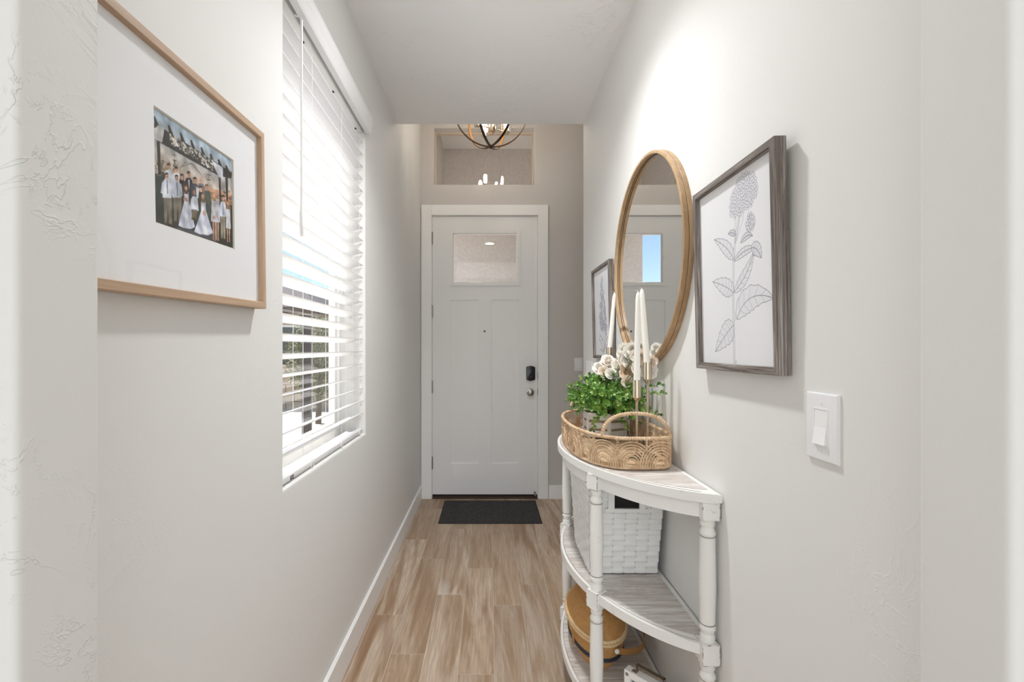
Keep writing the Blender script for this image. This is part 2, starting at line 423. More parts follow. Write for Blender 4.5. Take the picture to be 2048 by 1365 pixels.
bm = B(); disc_y(bm, (kx, ZD+.004, kz), 0, 0, 28, [(.033, 0), (.033, .004), (.030, .009), (.014, .012), (.0125, .028), (.018, .034), (.0265, .042), (.028, .050), (.026, .057), (.017, .062), (.004, .0632)])
obj('door_knob', bm, M['nickel'], dr, 40)
for py in (751.5, 784):
    bm = B(); yprism(bm, [(-.001, -.028), (.006, -.024), (.009, -.012), (.009, .012), (.006, .024), (-.001, .028)], DXp(1075.5), DZp(py), ZD-.003, ZD+.002); obj('strike_plate', bm, mat('dark_bronze', (70, 62, 54), .4, .8), dr)
bm = B(); disc_y(bm, (DXp(969), ZD+.004, DZp(663)), 0, 0, 20, [(.0095, 0), (.0095, .002), (.006, .003), (.0055, .0005)]); ph = obj('peephole', bm, M['nickel'], dr, 40)
bm = B(); disc_y(bm, (DXp(969), ZD+.002, DZp(663)), .0056, .0015, 16); obj('lens', bm, M['dark'], ph)
bm = B(); box(bm, sx0, ZD-.012, 0, sx1, ZD+.12, .020); obj('threshold', bm, mat('bronze_threshold', (66, 48, 38), .5), dr)
bm = B(); box(bm, sx0, ZD+.000, .020, sx1, ZD+.04, .0345); obj('door_sweep', bm, mat('dark_sweep', (40, 30, 25), .7), dr)
sxp, szp = DXp(1069.5), DZp(986); bm = B()
tube(bm, [(sxp, ZD+.004, szp), (sxp, ZD-.012, szp-.003), (sxp, ZD-.04, szp-.006)], .0045, 8); disc_y(bm, (sxp, ZD-.036, szp-.006), .009, .012, 14); disc_y(bm, (sxp, ZD+.004, szp), .011, .006, 14)
obj('door_stop', bm, M['nickel'], dr, 40)
# casing
cz0 = DZp(411)
bm = B(); x0, x1 = DXp(843), DXp(1096)
for (a_, b_, c_, d_) in ((x0, 0, sx0-.006, cz0), (sx1+.006, 0, x1, cz0), (sx0-.006, sz1+.006, sx1+.006, cz0)):
    box(bm, a_, ZD-.018, b_, c_, ZD, d_, .002, 1)
st('trim_1', bm, M['trim'])
bm = B()
for (a_, b_, c_, d_) in ((DX0, 0, sx0-.002, DZ1), (sx1+.002, 0, DX1, DZ1), (sx0-.002, sz1+.003, sx1+.002, DZ1)):
    box(bm, a_, ZD+.001, b_, c_, ZD+.145, d_)
st('trim_2', bm, M['trim'])
# transom window above the door
tw = thing('window_2', (0, ZD+.09, TZ0), kind='structure')
fr = ring_frame('window_frame', TX0, TX1, TZ0, TZ1, .012, ZD+.085, ZD+.125, mat('tan_frame', (206, 190, 170), .5), tw, .002)
bm = B(); box(bm, TX0+.012, ZD+.10, TZ0+.012, TX1-.012, ZD+.106, TZ1-.012); obj('pane', bm, M['glass'], tw)
# ------------------------------------------------------------------ left window, its frame and panes
wn = thing('window_1', (L-.15, (WY0+WY1)/2, WZ0), kind='structure')
def xring(name, y0, y1, z0, z1, wd, x0, x1, m, parent):
    bm = wall_holes([y0, y0+wd, y1-wd, y1], [z0, z0+wd, z1-wd, z1], {(1, 1)}, abs(x1-x0), .003, lambda u, v, d: (x0-d, u, v))
    return obj(name, bm, m, parent, 30)
GX = L-.135
xring('window_frame', WY0, WY1, WZ0, WZ1, .034, GX+.02, GX-.03, M['vinyl'], wn)
zm = (WZ0+WZ1)/2
s1 = xring('sash', WY0+.034, WY1-.034, WZ0+.034, WZ1-.034, .030, GX+.008, GX-.022, M['vinyl'], wn)
bm = B(); box(bm, GX-.004, WY0+.064, WZ0+.064, GX+.001, WY1-.064, WZ1-.064); obj('pane', bm, M['glass'], s1)
# ------------------------------------------------------------------ blind
bl = thing('window_blind', (L-.04, (WY0+WY1)/2, WZ1), 'white wooden venetian blind with wide open slats in the hall window', 'blind')
SW, ST, PT = .063, .003, .0594
XI = L-.010; y0, y1 = WY0+.006, WY1-.006
pr = B()
tilt = -.018
sl_pts = [(0, 0), (-SW*.25, tilt*.25+.0018), (-SW*.5, tilt*.5+.0026), (-SW*.75, tilt*.75+.0018), (-SW, tilt)]
poly = sl_pts+[(x, z+ST) for x, z in sl_pts[::-1]]
def yprof(bm, poly, y0, y1):
    a_ = [bm.verts.new((x, y0, z)) for x, z in poly]; b_ = [bm.verts.new((x, y1, z)) for x, z in poly]; n = len(poly)
    bm.faces.new(a_); bm.faces.new(b_[::-1])
    for i in range(n): bm.faces.new((a_[i], a_[(i+1) % n], b_[(i+1) % n], b_[i]))
    return bm
first = None; zs = []
zt = H+.040-.0594*6
while zt < WZ0+.034: zt += PT
while zt < 2.345: zs.append(zt); zt += PT
for z in zs:
    if first is None:
        bm = yprof(B(), poly, y0-(y0+y1)/2, y1-(y0+y1)/2); first = obj('slat', bm, M['slat'], bl, 40, local=True); o = first
    else: o = dup(first, bl)
    o.location = (XI-(L-.04), 0, z-WZ1)
bm = B(); box(bm, XI-.060, y0, WZ0+.006, XI-.002, y1, WZ0+.026, .004); br = obj('bottom_rail', bm, M['slat'], bl, 40)
yl = onX(XI-.002, 584); bm = B(); box(bm, XI-.0022, yl-.013, WZ0+.009, XI-.0012, yl+.013, WZ0+.020); lb = obj('maker_label', bm, M['black'], br, label='small black label')
bm = B()
for k in range(4): box(bm, XI-.0013, yl-.010+k*.006, WZ0+.0125, XI-.0009, yl-.0075+k*.006, WZ0+.0175)
obj('lettering', bm, M['plate'], lb)
for py_ in (606, 668, 706):
    yy = onX(XI-.03, py_)
    for dxx in (-.002, -SW+.002):
        bm = B(); tube(bm, [(XI+dxx+(.003 if dxx > -.01 else -.003), yy, WZ0+.02), (XI+dxx+(.003 if dxx > -.01 else -.003), yy, 2.36)], .0008, 5); obj('ladder_cord', bm, M['slat'], bl)
    bm = B()
    tube(bm, [(XI-SW/2, yy+.004, WZ0+.02), (XI-SW/2, yy+.004, 2.36)], .0010, 5); obj('lift_cord', bm, M['slat'], bl)
    b2 = B(); yy2 = yy+.006; tube(b2, [(XI+.001, yy2+.012*math.cos(t*.7), WZ0+.016+.012*math.sin(t*.7)-.004) for t in range(9)], .0014, 5, closed=True)
    obj('cord_clip', b2, M['vinyl'], bl)
bm = B(); box(bm, XI-.06, y0, 2.362, XI-.004, y1, 2.415, .003); obj('head_rail', bm, M['slat'], bl)
for py_ in (603, 664, 709):
    yy = onX(XI-.03, py_); bm = B(); box(bm, XI-.034, yy-.006, 2.3595, XI-.022, yy+.006, 2.3625); obj('cord_guide', bm, M['dark'], bl)
# valance: moulded board standing just proud of the wall
vy0, vy1 = WY0-.03, onX(L+.035, 744.5)
vp = [(L+.004, 2.352), (L+.026, 2.352), (L+.030, 2.358), (L+.030, 2.376), (L+.036, 2.392), (L+.038, 2.41), (L+.036, 2.432), (L+.028, 2.440), (L+.004, 2.440)]
bm = yprof(B(), vp, vy0, vy1); obj('valance', bm, M['slat'], bl, 40)
bm = B(); box(bm, L+.0005, vy1-.012, 2.352, L+.006, vy1, 2.44); obj('valance_return', bm, M['slat'], bl)
# wand
wx = L+.012; wy = onX(wx, 603)
z_top, z_mid, z_bot = H-(18-CY)/F*wy, H-(424-CY)/F*wy, H-(473-CY)/F*wy
bm = B(); tube(bm, [(wx-.02, wy, min(z_top+.03, 2.36)), (wx-.006, wy, min(z_top+.02, 2.355)), (wx, wy, z_top-.01), (wx, wy, z_mid)], .0042, 8); wd = obj('tilt_wand', bm, M['slat'], bl, 40)
bm = B(); lathe(bm, [(.0048, z_mid+.002), (.0062, z_mid-.004), (.0066, z_bot+.004), (.0055, z_bot)], (wx, wy), 10); obj('grip', bm, M['slat'], wd, 40)
# ------------------------------------------------------------------ flat prints, drawn here as pixel arrays
class Canvas:
    def __init__(s, w, h, bg): s.w, s.h = w, h; s.a = np.ones((h, w, 3), np.float32)*np.array(bg, np.float32)/255
    def put(s, x0, x1, y0, y1, m, c, al): s.a[y0:y1, x0:x1] += (np.array(c, np.float32)/255-s.a[y0:y1, x0:x1])*(m*al)[..., None]
    def grid(s, x0, y0, x1, y1):
        x0, x1 = max(0, int(x0)), min(s.w, int(x1)+2); y0, y1 = max(0, int(y0)), min(s.h, int(y1)+2)
        if x1 <= x0 or y1 <= y0: return None
        yy, xx = np.mgrid[y0:y1, x0:x1]; return x0, x1, y0, y1, xx+.5, yy+.5
    def line(s, pts, wd, c, al=1):
        pts = [(p[0]*s.w, p[1]*s.h) for p in pts]
        xs = [p[0] for p in pts]; ys = [p[1] for p in pts]
        q = s.grid(min(xs)-wd-2, min(ys)-wd-2, max(xs)+wd+2, max(ys)+wd+2)
        if q is None: return
        x0, x1, y0, y1, X, Y = q; d = np.full(X.shape, 1e9)
        for (ax, ay), (bx, by) in zip(pts, pts[1:]):
            vx, vy = bx-ax, by-ay; L2 = vx*vx+vy*vy+1e-9
            t = np.clip(((X-ax)*vx+(Y-ay)*vy)/L2, 0, 1); d = np.minimum(d, (X-ax-t*vx)**2+(Y-ay-t*vy)**2)
        s.put(x0, x1, y0, y1, np.clip(wd/2+.5-np.sqrt(d), 0, 1), c, al)
    def poly(s, pts, c, al=1):
        pts = [(p[0]*s.w, p[1]*s.h) for p in pts]
        xs = [p[0] for p in pts]; ys = [p[1] for p in pts]
        q = s.grid(min(xs)-1, min(ys)-1, max(xs)+1, max(ys)+1)
        if q is None: return
        x0, x1, y0, y1, X, Y = q; m = np.zeros(X.shape, bool); n = len(pts)
        for i in range(n):
            (ax, ay), (bx, by) = pts[i], pts[(i+1) % n]
            if ay == by: continue
            m ^= ((ay > Y) != (by > Y)) & (X < (bx-ax)*(Y-ay)/(by-ay)+ax)
        s.put(x0, x1, y0, y1, m.astype(np.float32), c, al)
    def ell(s, cx, cy, rx, ry, c, al=1):
        cx *= s.w; cy *= s.h; rx *= s.w; ry *= s.h
        q = s.grid(cx-rx-2, cy-ry-2, cx+rx+2, cy+ry+2)
        if q is None: return
        x0, x1, y0, y1, X, Y = q
        d = np.sqrt(((X-cx)/rx)**2+((Y-cy)/ry)**2); s.put(x0, x1, y0, y1, np.clip((1-d)*min(rx, ry)+.5, 0, 1), c, al)
    def image(s, name):
        im = bpy.data.images.new(name, s.w, s.h); px = np.ones((s.h, s.w, 4), np.float32); px[..., :3] = np.clip(s.a, 0, 1)
        im.pixels.foreach_set(px.ravel()); im.pack(); return im
def print_mat(name, cv):
    m = mat(name, (200, 200, 200), .45, spec=.3); g = G(m); t = g.n('TexImage'); t.image = cv.image(name); t.interpolation = 'Cubic'
    uv = g.n('UVMap'); g.l(uv.outputs[0], t.inputs[0]); g.col(t.outputs[0]); return m
INK = (104, 104, 120)
rp = random.Random(3)
def bez(p0, p1, p2, n=14): return [((1-t)**2*p0[0]+2*t*(1-t)*p1[0]+t*t*p2[0], (1-t)**2*p0[1]+2*t*(1-t)*p1[1]+t*t*p2[1]) for t in [i/n for i in range(n+1)]]
def leaf_draw(cv, p0, pc, p2, wd, asp, veins=8):
    mid = bez(p0, pc, p2, 20); L_, R_ = [], []
    for i, (x, y) in enumerate(mid):
        a = mid[max(i-1, 0)]; b = mid[min(i+1, 20)]; dx, dy = (b[0]-a[0]), (b[1]-a[1])*asp; l = math.hypot(dx, dy)+1e-9
        nx, ny = -dy/l, dx/l/asp; t = i/20; w_ = wd*math.sin(PI*t**.8)**.8*(1+.08*math.sin(i*1.9)) if 0 < t < 1 else 0
        L_.append((x+nx*w_, y+ny*w_)); R_.append((x-nx*w_, y-ny*w_))
    cv.poly(L_+R_[::-1], (239, 240, 244), .9)
    for side in (L_, R_):
        for k in range(2, 19):
            j = min(k+2, 20); q = side[j]; m_ = mid[k]
            cv.line([m_, ((m_[0]+q[0])/2+.002, (m_[1]+q[1])/2), q], .8 if k % 3 else 1.5, INK, .18 if k % 3 else .5)
        cv.line(side, 1.5, INK, .8)
    cv.line(mid, 1.8, INK, .85)
def botanical_one():
    W_, H_ = 460, 620; cv = Canvas(W_, H_, (243, 244, 247)); asp = H_/W_
    stem = [(.485, 0), (.487, .12), (.487, .25), (.492, .40), (.505, .55), (.53, .66), (.58, .76), (.62, .80)]
    for dx in (-.008, .008): cv.line([(x+dx, y) for x, y in stem], 1.4, INK, .75)
    leaf_draw(cv, (.487, .215), (.42, .20), (.22, .075), .085, asp)
    cv.line([(.49, .22), (.535, .285)], 1.3, INK, .7); leaf_draw(cv, (.53, .245), (.66, .40), (.95, .32), .085, asp)
    leaf_draw(cv, (.492, .385), (.42, .43), (.20, .475), .065, asp)
    leaf_draw(cv, (.50, .39), (.66, .44), (.75, .56), .045, asp, 5)
    leaf_draw(cv, (.505, .56), (.44, .64), (.24, .71), .05, asp)
    leaf_draw(cv, (.51, .55), (.66, .60), (.77, .575), .03, asp); leaf_draw(cv, (.72, .585), (.79, .585), (.83, .52), .045, asp)
    leaf_draw(cv, (.54, .68), (.50, .71), (.44, .705), .022, asp); leaf_draw(cv, (.60, .63), (.68, .67), (.74, .64), .024, asp)
    for q in ((.58, .72), (.63, .74), (.53, .72)): cv.line([(.535, .64), q, (q[0]+.02, q[1]+.06)], 1.3, INK, .7)
    cv.ell(.72, .712, .055, .048, (232, 233, 238))
    for i in range(60):
        a = rp.random()*2*PI; r = math.sqrt(rp.random()); x, y = .72+.052*r*math.cos(a), .712+.046*r*math.sin(a)
        cv.ell(x, y, .011, .010, INK, .6); cv.ell(x-.0008, y+.001, .0085, .008, (236, 236, 241), 1)
    pts = []
    while len(pts) < 300:
        x, y = rp.uniform(-1, 1), rp.uniform(-1, 1)
        wy = .78 if y < -.2 else .78*(1-((y+.2)/1.2)**2)**.5 if y > -.2 else 0
        if abs(x) < max(wy, 0)*(1 if y > -.75 else .7): pts.append((x, y))
    for x, y in pts:
        X, Y = .64+.20*x, .872+.088*y+.02*x; s_ = rp.uniform(.011, .018); a0 = rp.random()*PI
        cv.ell(X, Y, s_*1.1, s_*.85, INK, .30)
        for k in range(4):
            a = a0+k*PI/2; px, py = X+s_*.8*math.cos(a), Y+s_*.62*math.sin(a)
            cv.ell(px, py, s_*.74, s_*.56, INK, .5); cv.ell(px, py, s_*.60, s_*.46, (237, 238, 243), 1)
        cv.ell(X, Y, .004, .003, INK, .8)
    for k in range(4): cv.line([(.50, .028-.004*k), (.515, .03-.004*k)], 1.0, INK, .6)
    return cv
def botanical_two():
    W_, H_ = 420, 600; cv = Canvas(W_, H_, (241, 243, 248)); asp = H_/W_
    cv.line([(.52, .03), (.52, .3), (.50, .6), (.49, .9)], 2.2, INK, .8)
    for i in range(90):
        t = (i/90); y = .30+.60*t; w_ = .20*(1-t)**.7+.02; x = .505+rp.uniform(-1, 1)*w_; r = .030*(1-t)+.010
        for k in range(4):
            a = rp.random()*2*PI; px, py = x+r*.9*math.cos(a), y+r*.6*math.sin(a)
            cv.ell(px, py, r*.9, r*.55, INK, .5); cv.ell(px, py, r*.72, r*.42, (208, 211, 224), .9)
        cv.ell(x, y, r*.4, r*.26, (70, 70, 84), .7)
    for (tx, ty, s) in ((.25, .20, 1), (.78, .22, 1), (.30, .08, 1), (.72, .13, 1), (.80, .34, 1)):
        leaf_draw(cv, (.52, .04), ((.52+tx)/2, ty*.9), (tx, ty), .018, asp)
    for (x, y) in ((.30, .28), (.66, .30), (.42, .24)):
        cv.line([(.51, y-.1), (x, y), (x+.03, y-.05)], 1.5, INK, .8); cv.ell(x+.03, y-.05, .022, .02, INK, .7)
    return cv
def family_photo():
    W_, H_ = 512, 416; cv = Canvas(W_, H_, (170, 160, 150))
    yt = lambda x: 30+(x-45)*495/703
    yb = lambda x: 1065+(x-45)*260/703
    def uv(x, y):
        px = 300+x/4.55; D = .585*940/(977.5-px); return ((D-.8237)/.248, (yb(x)-y)/(yb(x)-yt(x)))
    PG = lambda pts, c, al=1: cv.poly([uv(*p) for p in pts], c, al)
    LN = lambda pts, wd, c, al=1: cv.line([uv(*p) for p in pts], wd, c, al)
    def EL(x, y, rx, ry, c, al=1):
        u, v = uv(x, y); u2, v2 = uv(x+rx, y); cv.ell(u, v, abs(u2-u), ry/(yb(x)-yt(x)), c, al)
    yy = np.linspace(0, 1, H_)[:, None]; sky_t = np.clip((yy-.45)/.5, 0, 1)
    cv.a[:] = ((1-sky_t)*np.array((214, 190, 168))+sky_t*np.array((172, 192, 208)))[:, None, :].reshape(H_, 1, 3)/255
    PG([(45, 560), (330, 760), (748, 900), (748, 1330), (45, 1070)], (62, 70, 66))
    PG([(45, 880), (748, 1130), (748, 1330), (45, 1070)], (56, 60, 52))
    PG([(250, 1110), (560, 1180), (620, 1280), (200, 1125)], (84, 84, 92))
    for i in range(60): EL(rp.uniform(60, 250), rp.uniform(520, 640), rp.uniform(6, 14), rp.uniform(8, 16), rp.choice([(150, 132, 108), (176, 150, 118), (60, 66, 60)]), .7)
    for i in range(16): EL(rp.uniform(55, 95), rp.uniform(565, 630), 6, 7, (220, 220, 218), .9)
    PG([(320, 700), (748, 830), (748, 930), (320, 830)], (206, 150, 112), .7)
    for i in range(40): EL(rp.uniform(500, 745), rp.uniform(800, 900), 12, 12, rp.choice([(120, 96, 76), (160, 120, 90), (70, 66, 58)]), .6)
    DK = (58, 54, 52)
    PG([(80, 330), (108, 335), (112, 640), (88, 640)], DK); PG([(625, 660), (642, 670), (642, 880), (628, 880)], DK); PG([(684, 680), (706, 680), (706, 890), (690, 890)], DK)
    for (x, y) in ((60, 130), (185, 210), (290, 280), (382, 345), (472, 410), (552, 470), (622, 520), (690, 575)):
        PG([(x-4, y), (x+8, y-5), (x+42, y+80), (x+8, y+85)], DK)
    PG([(45, 175), (748, 640), (735, 690), (620, 660), (45, 320)], (62, 58, 56))
    for i in range(170):
        t = rp.random(); x = 195+t*380; y = 330+t*245+rp.uniform(-48, 38); r = rp.uniform(5, 11)
        EL(x, y, r, r*1.1, rp.choice([(226, 220, 210), (206, 198, 188), (150, 146, 140), (90, 96, 78), (234, 230, 224)]), .95)
    PG([(90, 205), (152, 235), (128, 360), (48, 320)], (206, 204, 202)); PG([(60, 230), (100, 215), (75, 330), (48, 318)], (226, 225, 223))
    PG([(560, 520), (665, 590), (662, 680), (630, 680), (600, 620)], (198, 202, 212)); PG([(575, 540), (600, 550), (640, 675), (622, 668)], (226, 228, 234))
    for (x, y) in ((235, 440), (537, 620)):
        LN([(x, y), (x, y+80)], 1.2, DK); LN([(x-18, y+28), (x+18, y+36)], 2, DK); LN([(x-16, y+72), (x+16, y+82)], 3, DK)
    for pts in ([(285, 640), (285, 580), (335, 535), (395, 560), (470, 650), (495, 720)], [(300, 575), (390, 545), (465, 640)]): LN(pts, 1.6, (74, 66, 58))
    SK = (206, 162, 136)
    def head(x, y, hair, long=False, s=1.0, bald=False):
        if long: PG([(x-17*s, y-14), (x+17*s, y-10), (x+20*s, y+56), (x-20*s, y+50)], hair)
        EL(x, y, 15*s, 25*s, SK)
        if not bald: PG([(x-16*s, y-4), (x-14*s, y-28*s), (x+4, y-34*s), (x+15*s, y-22*s), (x+16*s, y), (x+11*s, y-14*s), (x-10*s, y-14*s)], hair)
        EL(x-5*s, y, 2.2, 2.6, (70, 52, 44)); EL(x+6*s, y+1, 2.2, 2.6, (70, 52, 44)); EL(x+1, y+13*s, 4, 2, (150, 84, 76))
    def body(x, y, y2, hw, c, sleeves=None):
        PG([(x-hw*.5, y), (x+hw*.5, y+4), (x+hw, y+34), (x+hw*.95, y2), (x-hw*.95, y2-8), (x-hw, y+30)], c)
        if sleeves:
            PG([(x-hw, y+24), (x-hw*.6, y+20), (x-hw*.9, y+130), (x-hw*1.35, y+118)], sleeves); PG([(x+hw*.6, y+24), (x+hw, y+30), (x+hw*1.3, y+130), (x+hw*.9, y+138)], sleeves)
    def legs(x, y, y2, hw, c, gap=True):
        PG([(x-hw, y), (x+hw, y+6), (x+hw*.9, y2+6), (x+hw*.15, y2+4), (x, y+70), (x-hw*.3, y2), (x-hw*.95, y2-6)], c)
        PG([(x-hw, y2-12), (x-hw*.2, y2-6), (x-hw*.2, y2+8), (x-hw*1.1, y2+2)], (92, 66, 48)); PG([(x+hw*.1, y2-4), (x+hw, y2), (x+hw, y2+14), (x+hw*.1, y2+10)], (92, 66, 48))
    WH, KH = (212, 218, 230), (132, 122, 108)
    for (x, y, c, hr, kw) in ((182, 572, WH, (64, 48, 40), {}), (247, 604, WH, (52, 40, 36), {}), (297, 668, (66, 56, 54), (58, 36, 30), dict(long=True)), (357, 648, (54, 52, 58), (54, 38, 32), {}),
                             (411, 700, (78, 82, 92), (60, 44, 38), {}), (466, 700, (120, 118, 120), (190, 180, 172), dict(bald=True)), (462, 778, (60, 62, 58), (48, 34, 30), dict(long=True)), (517, 765, (82, 92, 82), (120, 88, 66), {})):
        body(x, y+24, y+250, 34, c); head(x, y, hr, **kw)
    PG([(352, 690), (366, 692), (362, 790)], (226, 226, 230)); PG([(405, 745), (420, 748), (424, 860), (440, 860), (450, 770)], WH)
    for (x, y, sh, ft) in ((163, 655, 850, 1075), (250, 675, 850, 1060)):
        legs(x+6, sh-20, ft, 36, KH); body(x, y+26, sh, 42, WH, (204, 211, 226)); PG([(x-2, y+34), (x+7, y+34), (x+10, y+150), (x+1, y+160)], (110, 120, 136)); head(x, y, (74, 52, 42)); LN([(x-14, y), (x+14, y+2)], 1.2, (60, 50, 46))
    def gown(x, y, y2, hw, long=True):
        PG([(x-20, y), (x+22, y+4), (x+24, y+90), (x+hw, y2), (x+hw*.5, y2+18), (x-hw*.4, y2+6), (x-hw, y2-18), (x-20, y+90)], (208, 214, 232))
        PG([(x-6, y+90), (x+10, y+90), (x+hw*.4, y2+4), (x-hw*.2, y2-4)], (226, 230, 242)); PG([(x-18, y), (x+20, y+4), (x+18, y+80), (x-16, y+76)], (228, 230, 238))
    gown(333, 795, 1110, 74); head(333, 762, (96, 66, 48), long=True, s=.85); EL(330, 865, 22, 18, (188, 150, 136))
    legs(404, 945, 1040, 26, (120, 108, 92)); body(404, 836, 960, 30, WH, WH); head(404, 806, (150, 118, 84), s=.85)
    gown(483, 880, 1170, 84); head(483, 842, (150, 112, 78), long=True, s=.85); EL(490, 990, 14, 22, SK)
    for (x, y, hw) in ((605, 815, 26), (580, 832, 28)):
        PG([(x-hw*.6, 1060), (x-hw*.1, 1062), (x-hw*.1, 1235), (x-hw*.6, 1228)], SK); PG([(x+hw*.1, 1064), (x+hw*.6, 1066), (x+hw*.5, 1245), (x+hw*.1, 1240)], SK)
        PG([(x-20, y+32), (x+22, y+34), (x+hw*1.1, 1078), (x-hw*1.1, 1064)], (222, 222, 230)); head(x, y, (178, 136, 96), long=True, s=.85); EL(x-4, 1030, 12, 16, SK)
    legs(658, 1015, 1225, 22, (160, 150, 134)); body(658, 892, 1030, 26, WH, WH); PG([(655, 900), (664, 902), (664, 1010), (656, 1008)], (130, 150, 182)); head(658, 862, (66, 46, 38), s=.85)
    for dx in (-10, 8): PG([(705+dx-5, 1110), (705+dx+5, 1110), (705+dx+4, 1255), (705+dx-4, 1252)], SK)
    PG([(690, 935), (722, 940), (726, 1140), (684, 1128)], (222, 222, 228)); head(705, 908, (150, 108, 76), long=True, s=.8)
    for (x, y) in ((125, 1072), (205, 1085)): EL(x, y, 10, 5, (92, 66, 46))
    a = cv.a; k_ = (np.roll(a, 1, 0)+np.roll(a, -1, 0)+np.roll(a, 1, 1)+np.roll(a, -1, 1))/4
    a = a*.4+k_*.6; a = (np.roll(a, 1, 0)+np.roll(a, -1, 0)+np.roll(a, 1, 1)+np.roll(a, -1, 1)+a*2)/6
    lo = np.random.RandomState(4).rand(40, 48); lo = np.kron(lo, np.ones((11, 11)))[:H_, :W_]
    for _ in range(10): lo = (np.roll(lo, 4, 0)+np.roll(lo, -4, 0)+np.roll(lo, 4, 1)+np.roll(lo, -4, 1))/4
    a = a*(1+(lo-.5)[..., None]*.9); cv.a[:] = a*.93+.03+np.random.RandomState(2).normal(0, .018, a.shape[:2])[..., None]
    return cv
def quad_uv(name, x0, x1, z0, z1, y, m, parent):
    """flat picture in the parent's own space, facing -Y"""
    me = bpy.data.meshes.new(name); me.from_pydata([(x0, y, z0), (x1, y, z0), (x1, y, z1), (x0, y, z1)], [], [(0, 1, 2, 3)])
    u = me.uv_layers.new(name='UVMap')
    for i, c in enumerate(((0, 0), (1, 0), (1, 1), (0, 1))): u.data[i].uv = c
    me.materials.append(m); o = bpy.data.objects.new(name, me); COL.objects.link(o); o.parent = parent; return o
def rails(W, Hh, face, depth, mx, mz, parent):
    """four mitred rails, local space: x across, z up, y from 0 (wall) to -depth (front)"""
    out = [(-W/2, 0), (W/2, 0), (W/2, Hh), (-W/2, Hh)]; inn = [(-W/2+face, face), (W/2-face, face), (W/2-face, Hh-face), (-W/2+face, Hh-face)]
    for i in range(4):
        j = (i+1) % 4; a, b, c, d = out[i], out[j], inn[j], inn[i]; bm = B(); lo, hi = [], []
        for p in (a, b, c, d): lo.append(bm.verts.new((p[0], -.002, p[1]))); hi.append(bm.verts.new((p[0], -depth, p[1])))
        bm.faces.new(lo[::-1]); f = bm.faces.new(hi)
        for k in range(4): bm.faces.new((lo[k], lo[(k+1) % 4], hi[(k+1) % 4], hi[k]))
        bmesh.ops.bevel(bm, geom=[e for e in f.edges][0:1]+[f.edges[2]], offset=.0012, segments=1, affect='EDGES')
        obj('frame_rail', bm, mx if i in (0, 2) else mz, parent, None, True)
def picture(name, label, wall, ya, yb, z0, Hh, face, depth, mx, mz, lean=0, roll=0, group=None):
    W = abs(yb-ya); rz = -PI/2 if wall > 0 else PI/2
    t = thing(name, (wall, (ya+yb)/2, z0), label, 'picture', group)
    t.rotation_mode = 'XYZ'
    Mx = Matrix.Rotation(rz, 4, 'Z') @ Matrix.Rotation(roll, 4, 'Y') @ Matrix.Rotation(lean, 4, 'X')
    t.rotation_euler = Mx.to_euler()
    rails(W, Hh, face, depth, mx, mz, t)
    bm = B(); box(bm, -W/2+face*.6, -.001, face*.6, W/2-face*.6, -.006, Hh-face*.6); obj('backing_board', bm, mat('backing', (120, 110, 100), .8), t, None, True)
    bm = B(); box(bm, -W/2+face*.8, -depth+.008, face*.8, W/2-face*.8, -depth+.0095, Hh-face*.8); obj('glazing', bm, M['picglass'], t, None, True)
    return t, W
# family photograph on the left wall
FD = .030; fx = L+FD
ya, yb = onX(fx, 203)+.0005, onX(fx, 533)
ya = .655
t, W = picture('framed_photo', 'light oak framed wedding party photograph in wide white mat on left wall', L, ya, yb, 1.412, .4425, .0165, FD, M['oak0'], M['oak2'], 0, -.0262)
cxp = (ya+yb)/2; pw = .254; ph = .203
pc = (.5*(.8237+1.0717)-cxp); pz = 1.641-1.412
pm_ = print_mat('family_print', family_photo())
mt_ = mat('white_mat_board', (244, 245, 247), .7); bv_ = mat('mat_bevel', (214, 208, 196), .7)
x0, x1, zz0, zz1 = pc-pw/2, pc+pw/2, pz-ph/2, pz+ph/2
bm = wall_holes([-W/2+.01, x0, x1, W/2-.01], [.01, zz0, zz1, .4325], {(1, 1)}, .003, 0, lambda u, v, d: (u, -FD+.012+d, v)); obj('mat_board', bm, mt_, t, None, True)
bm = B()
for (a, b, c, d) in (((x0, zz0), (x1, zz0), (x1-.003, zz0+.003), (x0+.003, zz0+.003)), ((x0, zz1), (x1, zz1), (x1-.003, zz1-.003), (x0+.003, zz1-.003)), ((x0, zz0), (x0, zz1), (x0+.003, zz1-.003), (x0+.003, zz0+.003)), ((x1, zz0), (x1, zz1), (x1-.003, zz1-.003), (x1-.003, zz0+.003))):
    bm.faces.new([bm.verts.new((p[0], y, p[1])) for p, y in ((a, -FD+.012), (b, -FD+.012), (c, -FD+.0145), (d, -FD+.0145))])
obj('mat_bevel', bm, bv_, t, None, True)
quad_uv('photo_print', x0, x1, zz0, zz1, -FD+.0148, pm_, t)
# two botanical drawings on the right wall
for i, (fa, fb, fn, lab) in enumerate(((.955, 1.335, botanical_one, 'grey barnwood framed drawing of a round flower head on a tall leafy stem'), (2.275, 2.655, botanical_two, 'grey barnwood framed drawing of a slender flower spike partly behind round mirror'))):
    t, W = picture('framed_drawing', lab, R, fa, fb, 1.263, .489, .017, .028, M['barn0'], M['barn2'], .022, 0, 'botanical drawings beside the mirror')
    quad_uv('drawing', -W/2+.012, W/2-.012, .012, .477, -.0155, print_mat('botanical_drawing_%d' % i, fn()), t)
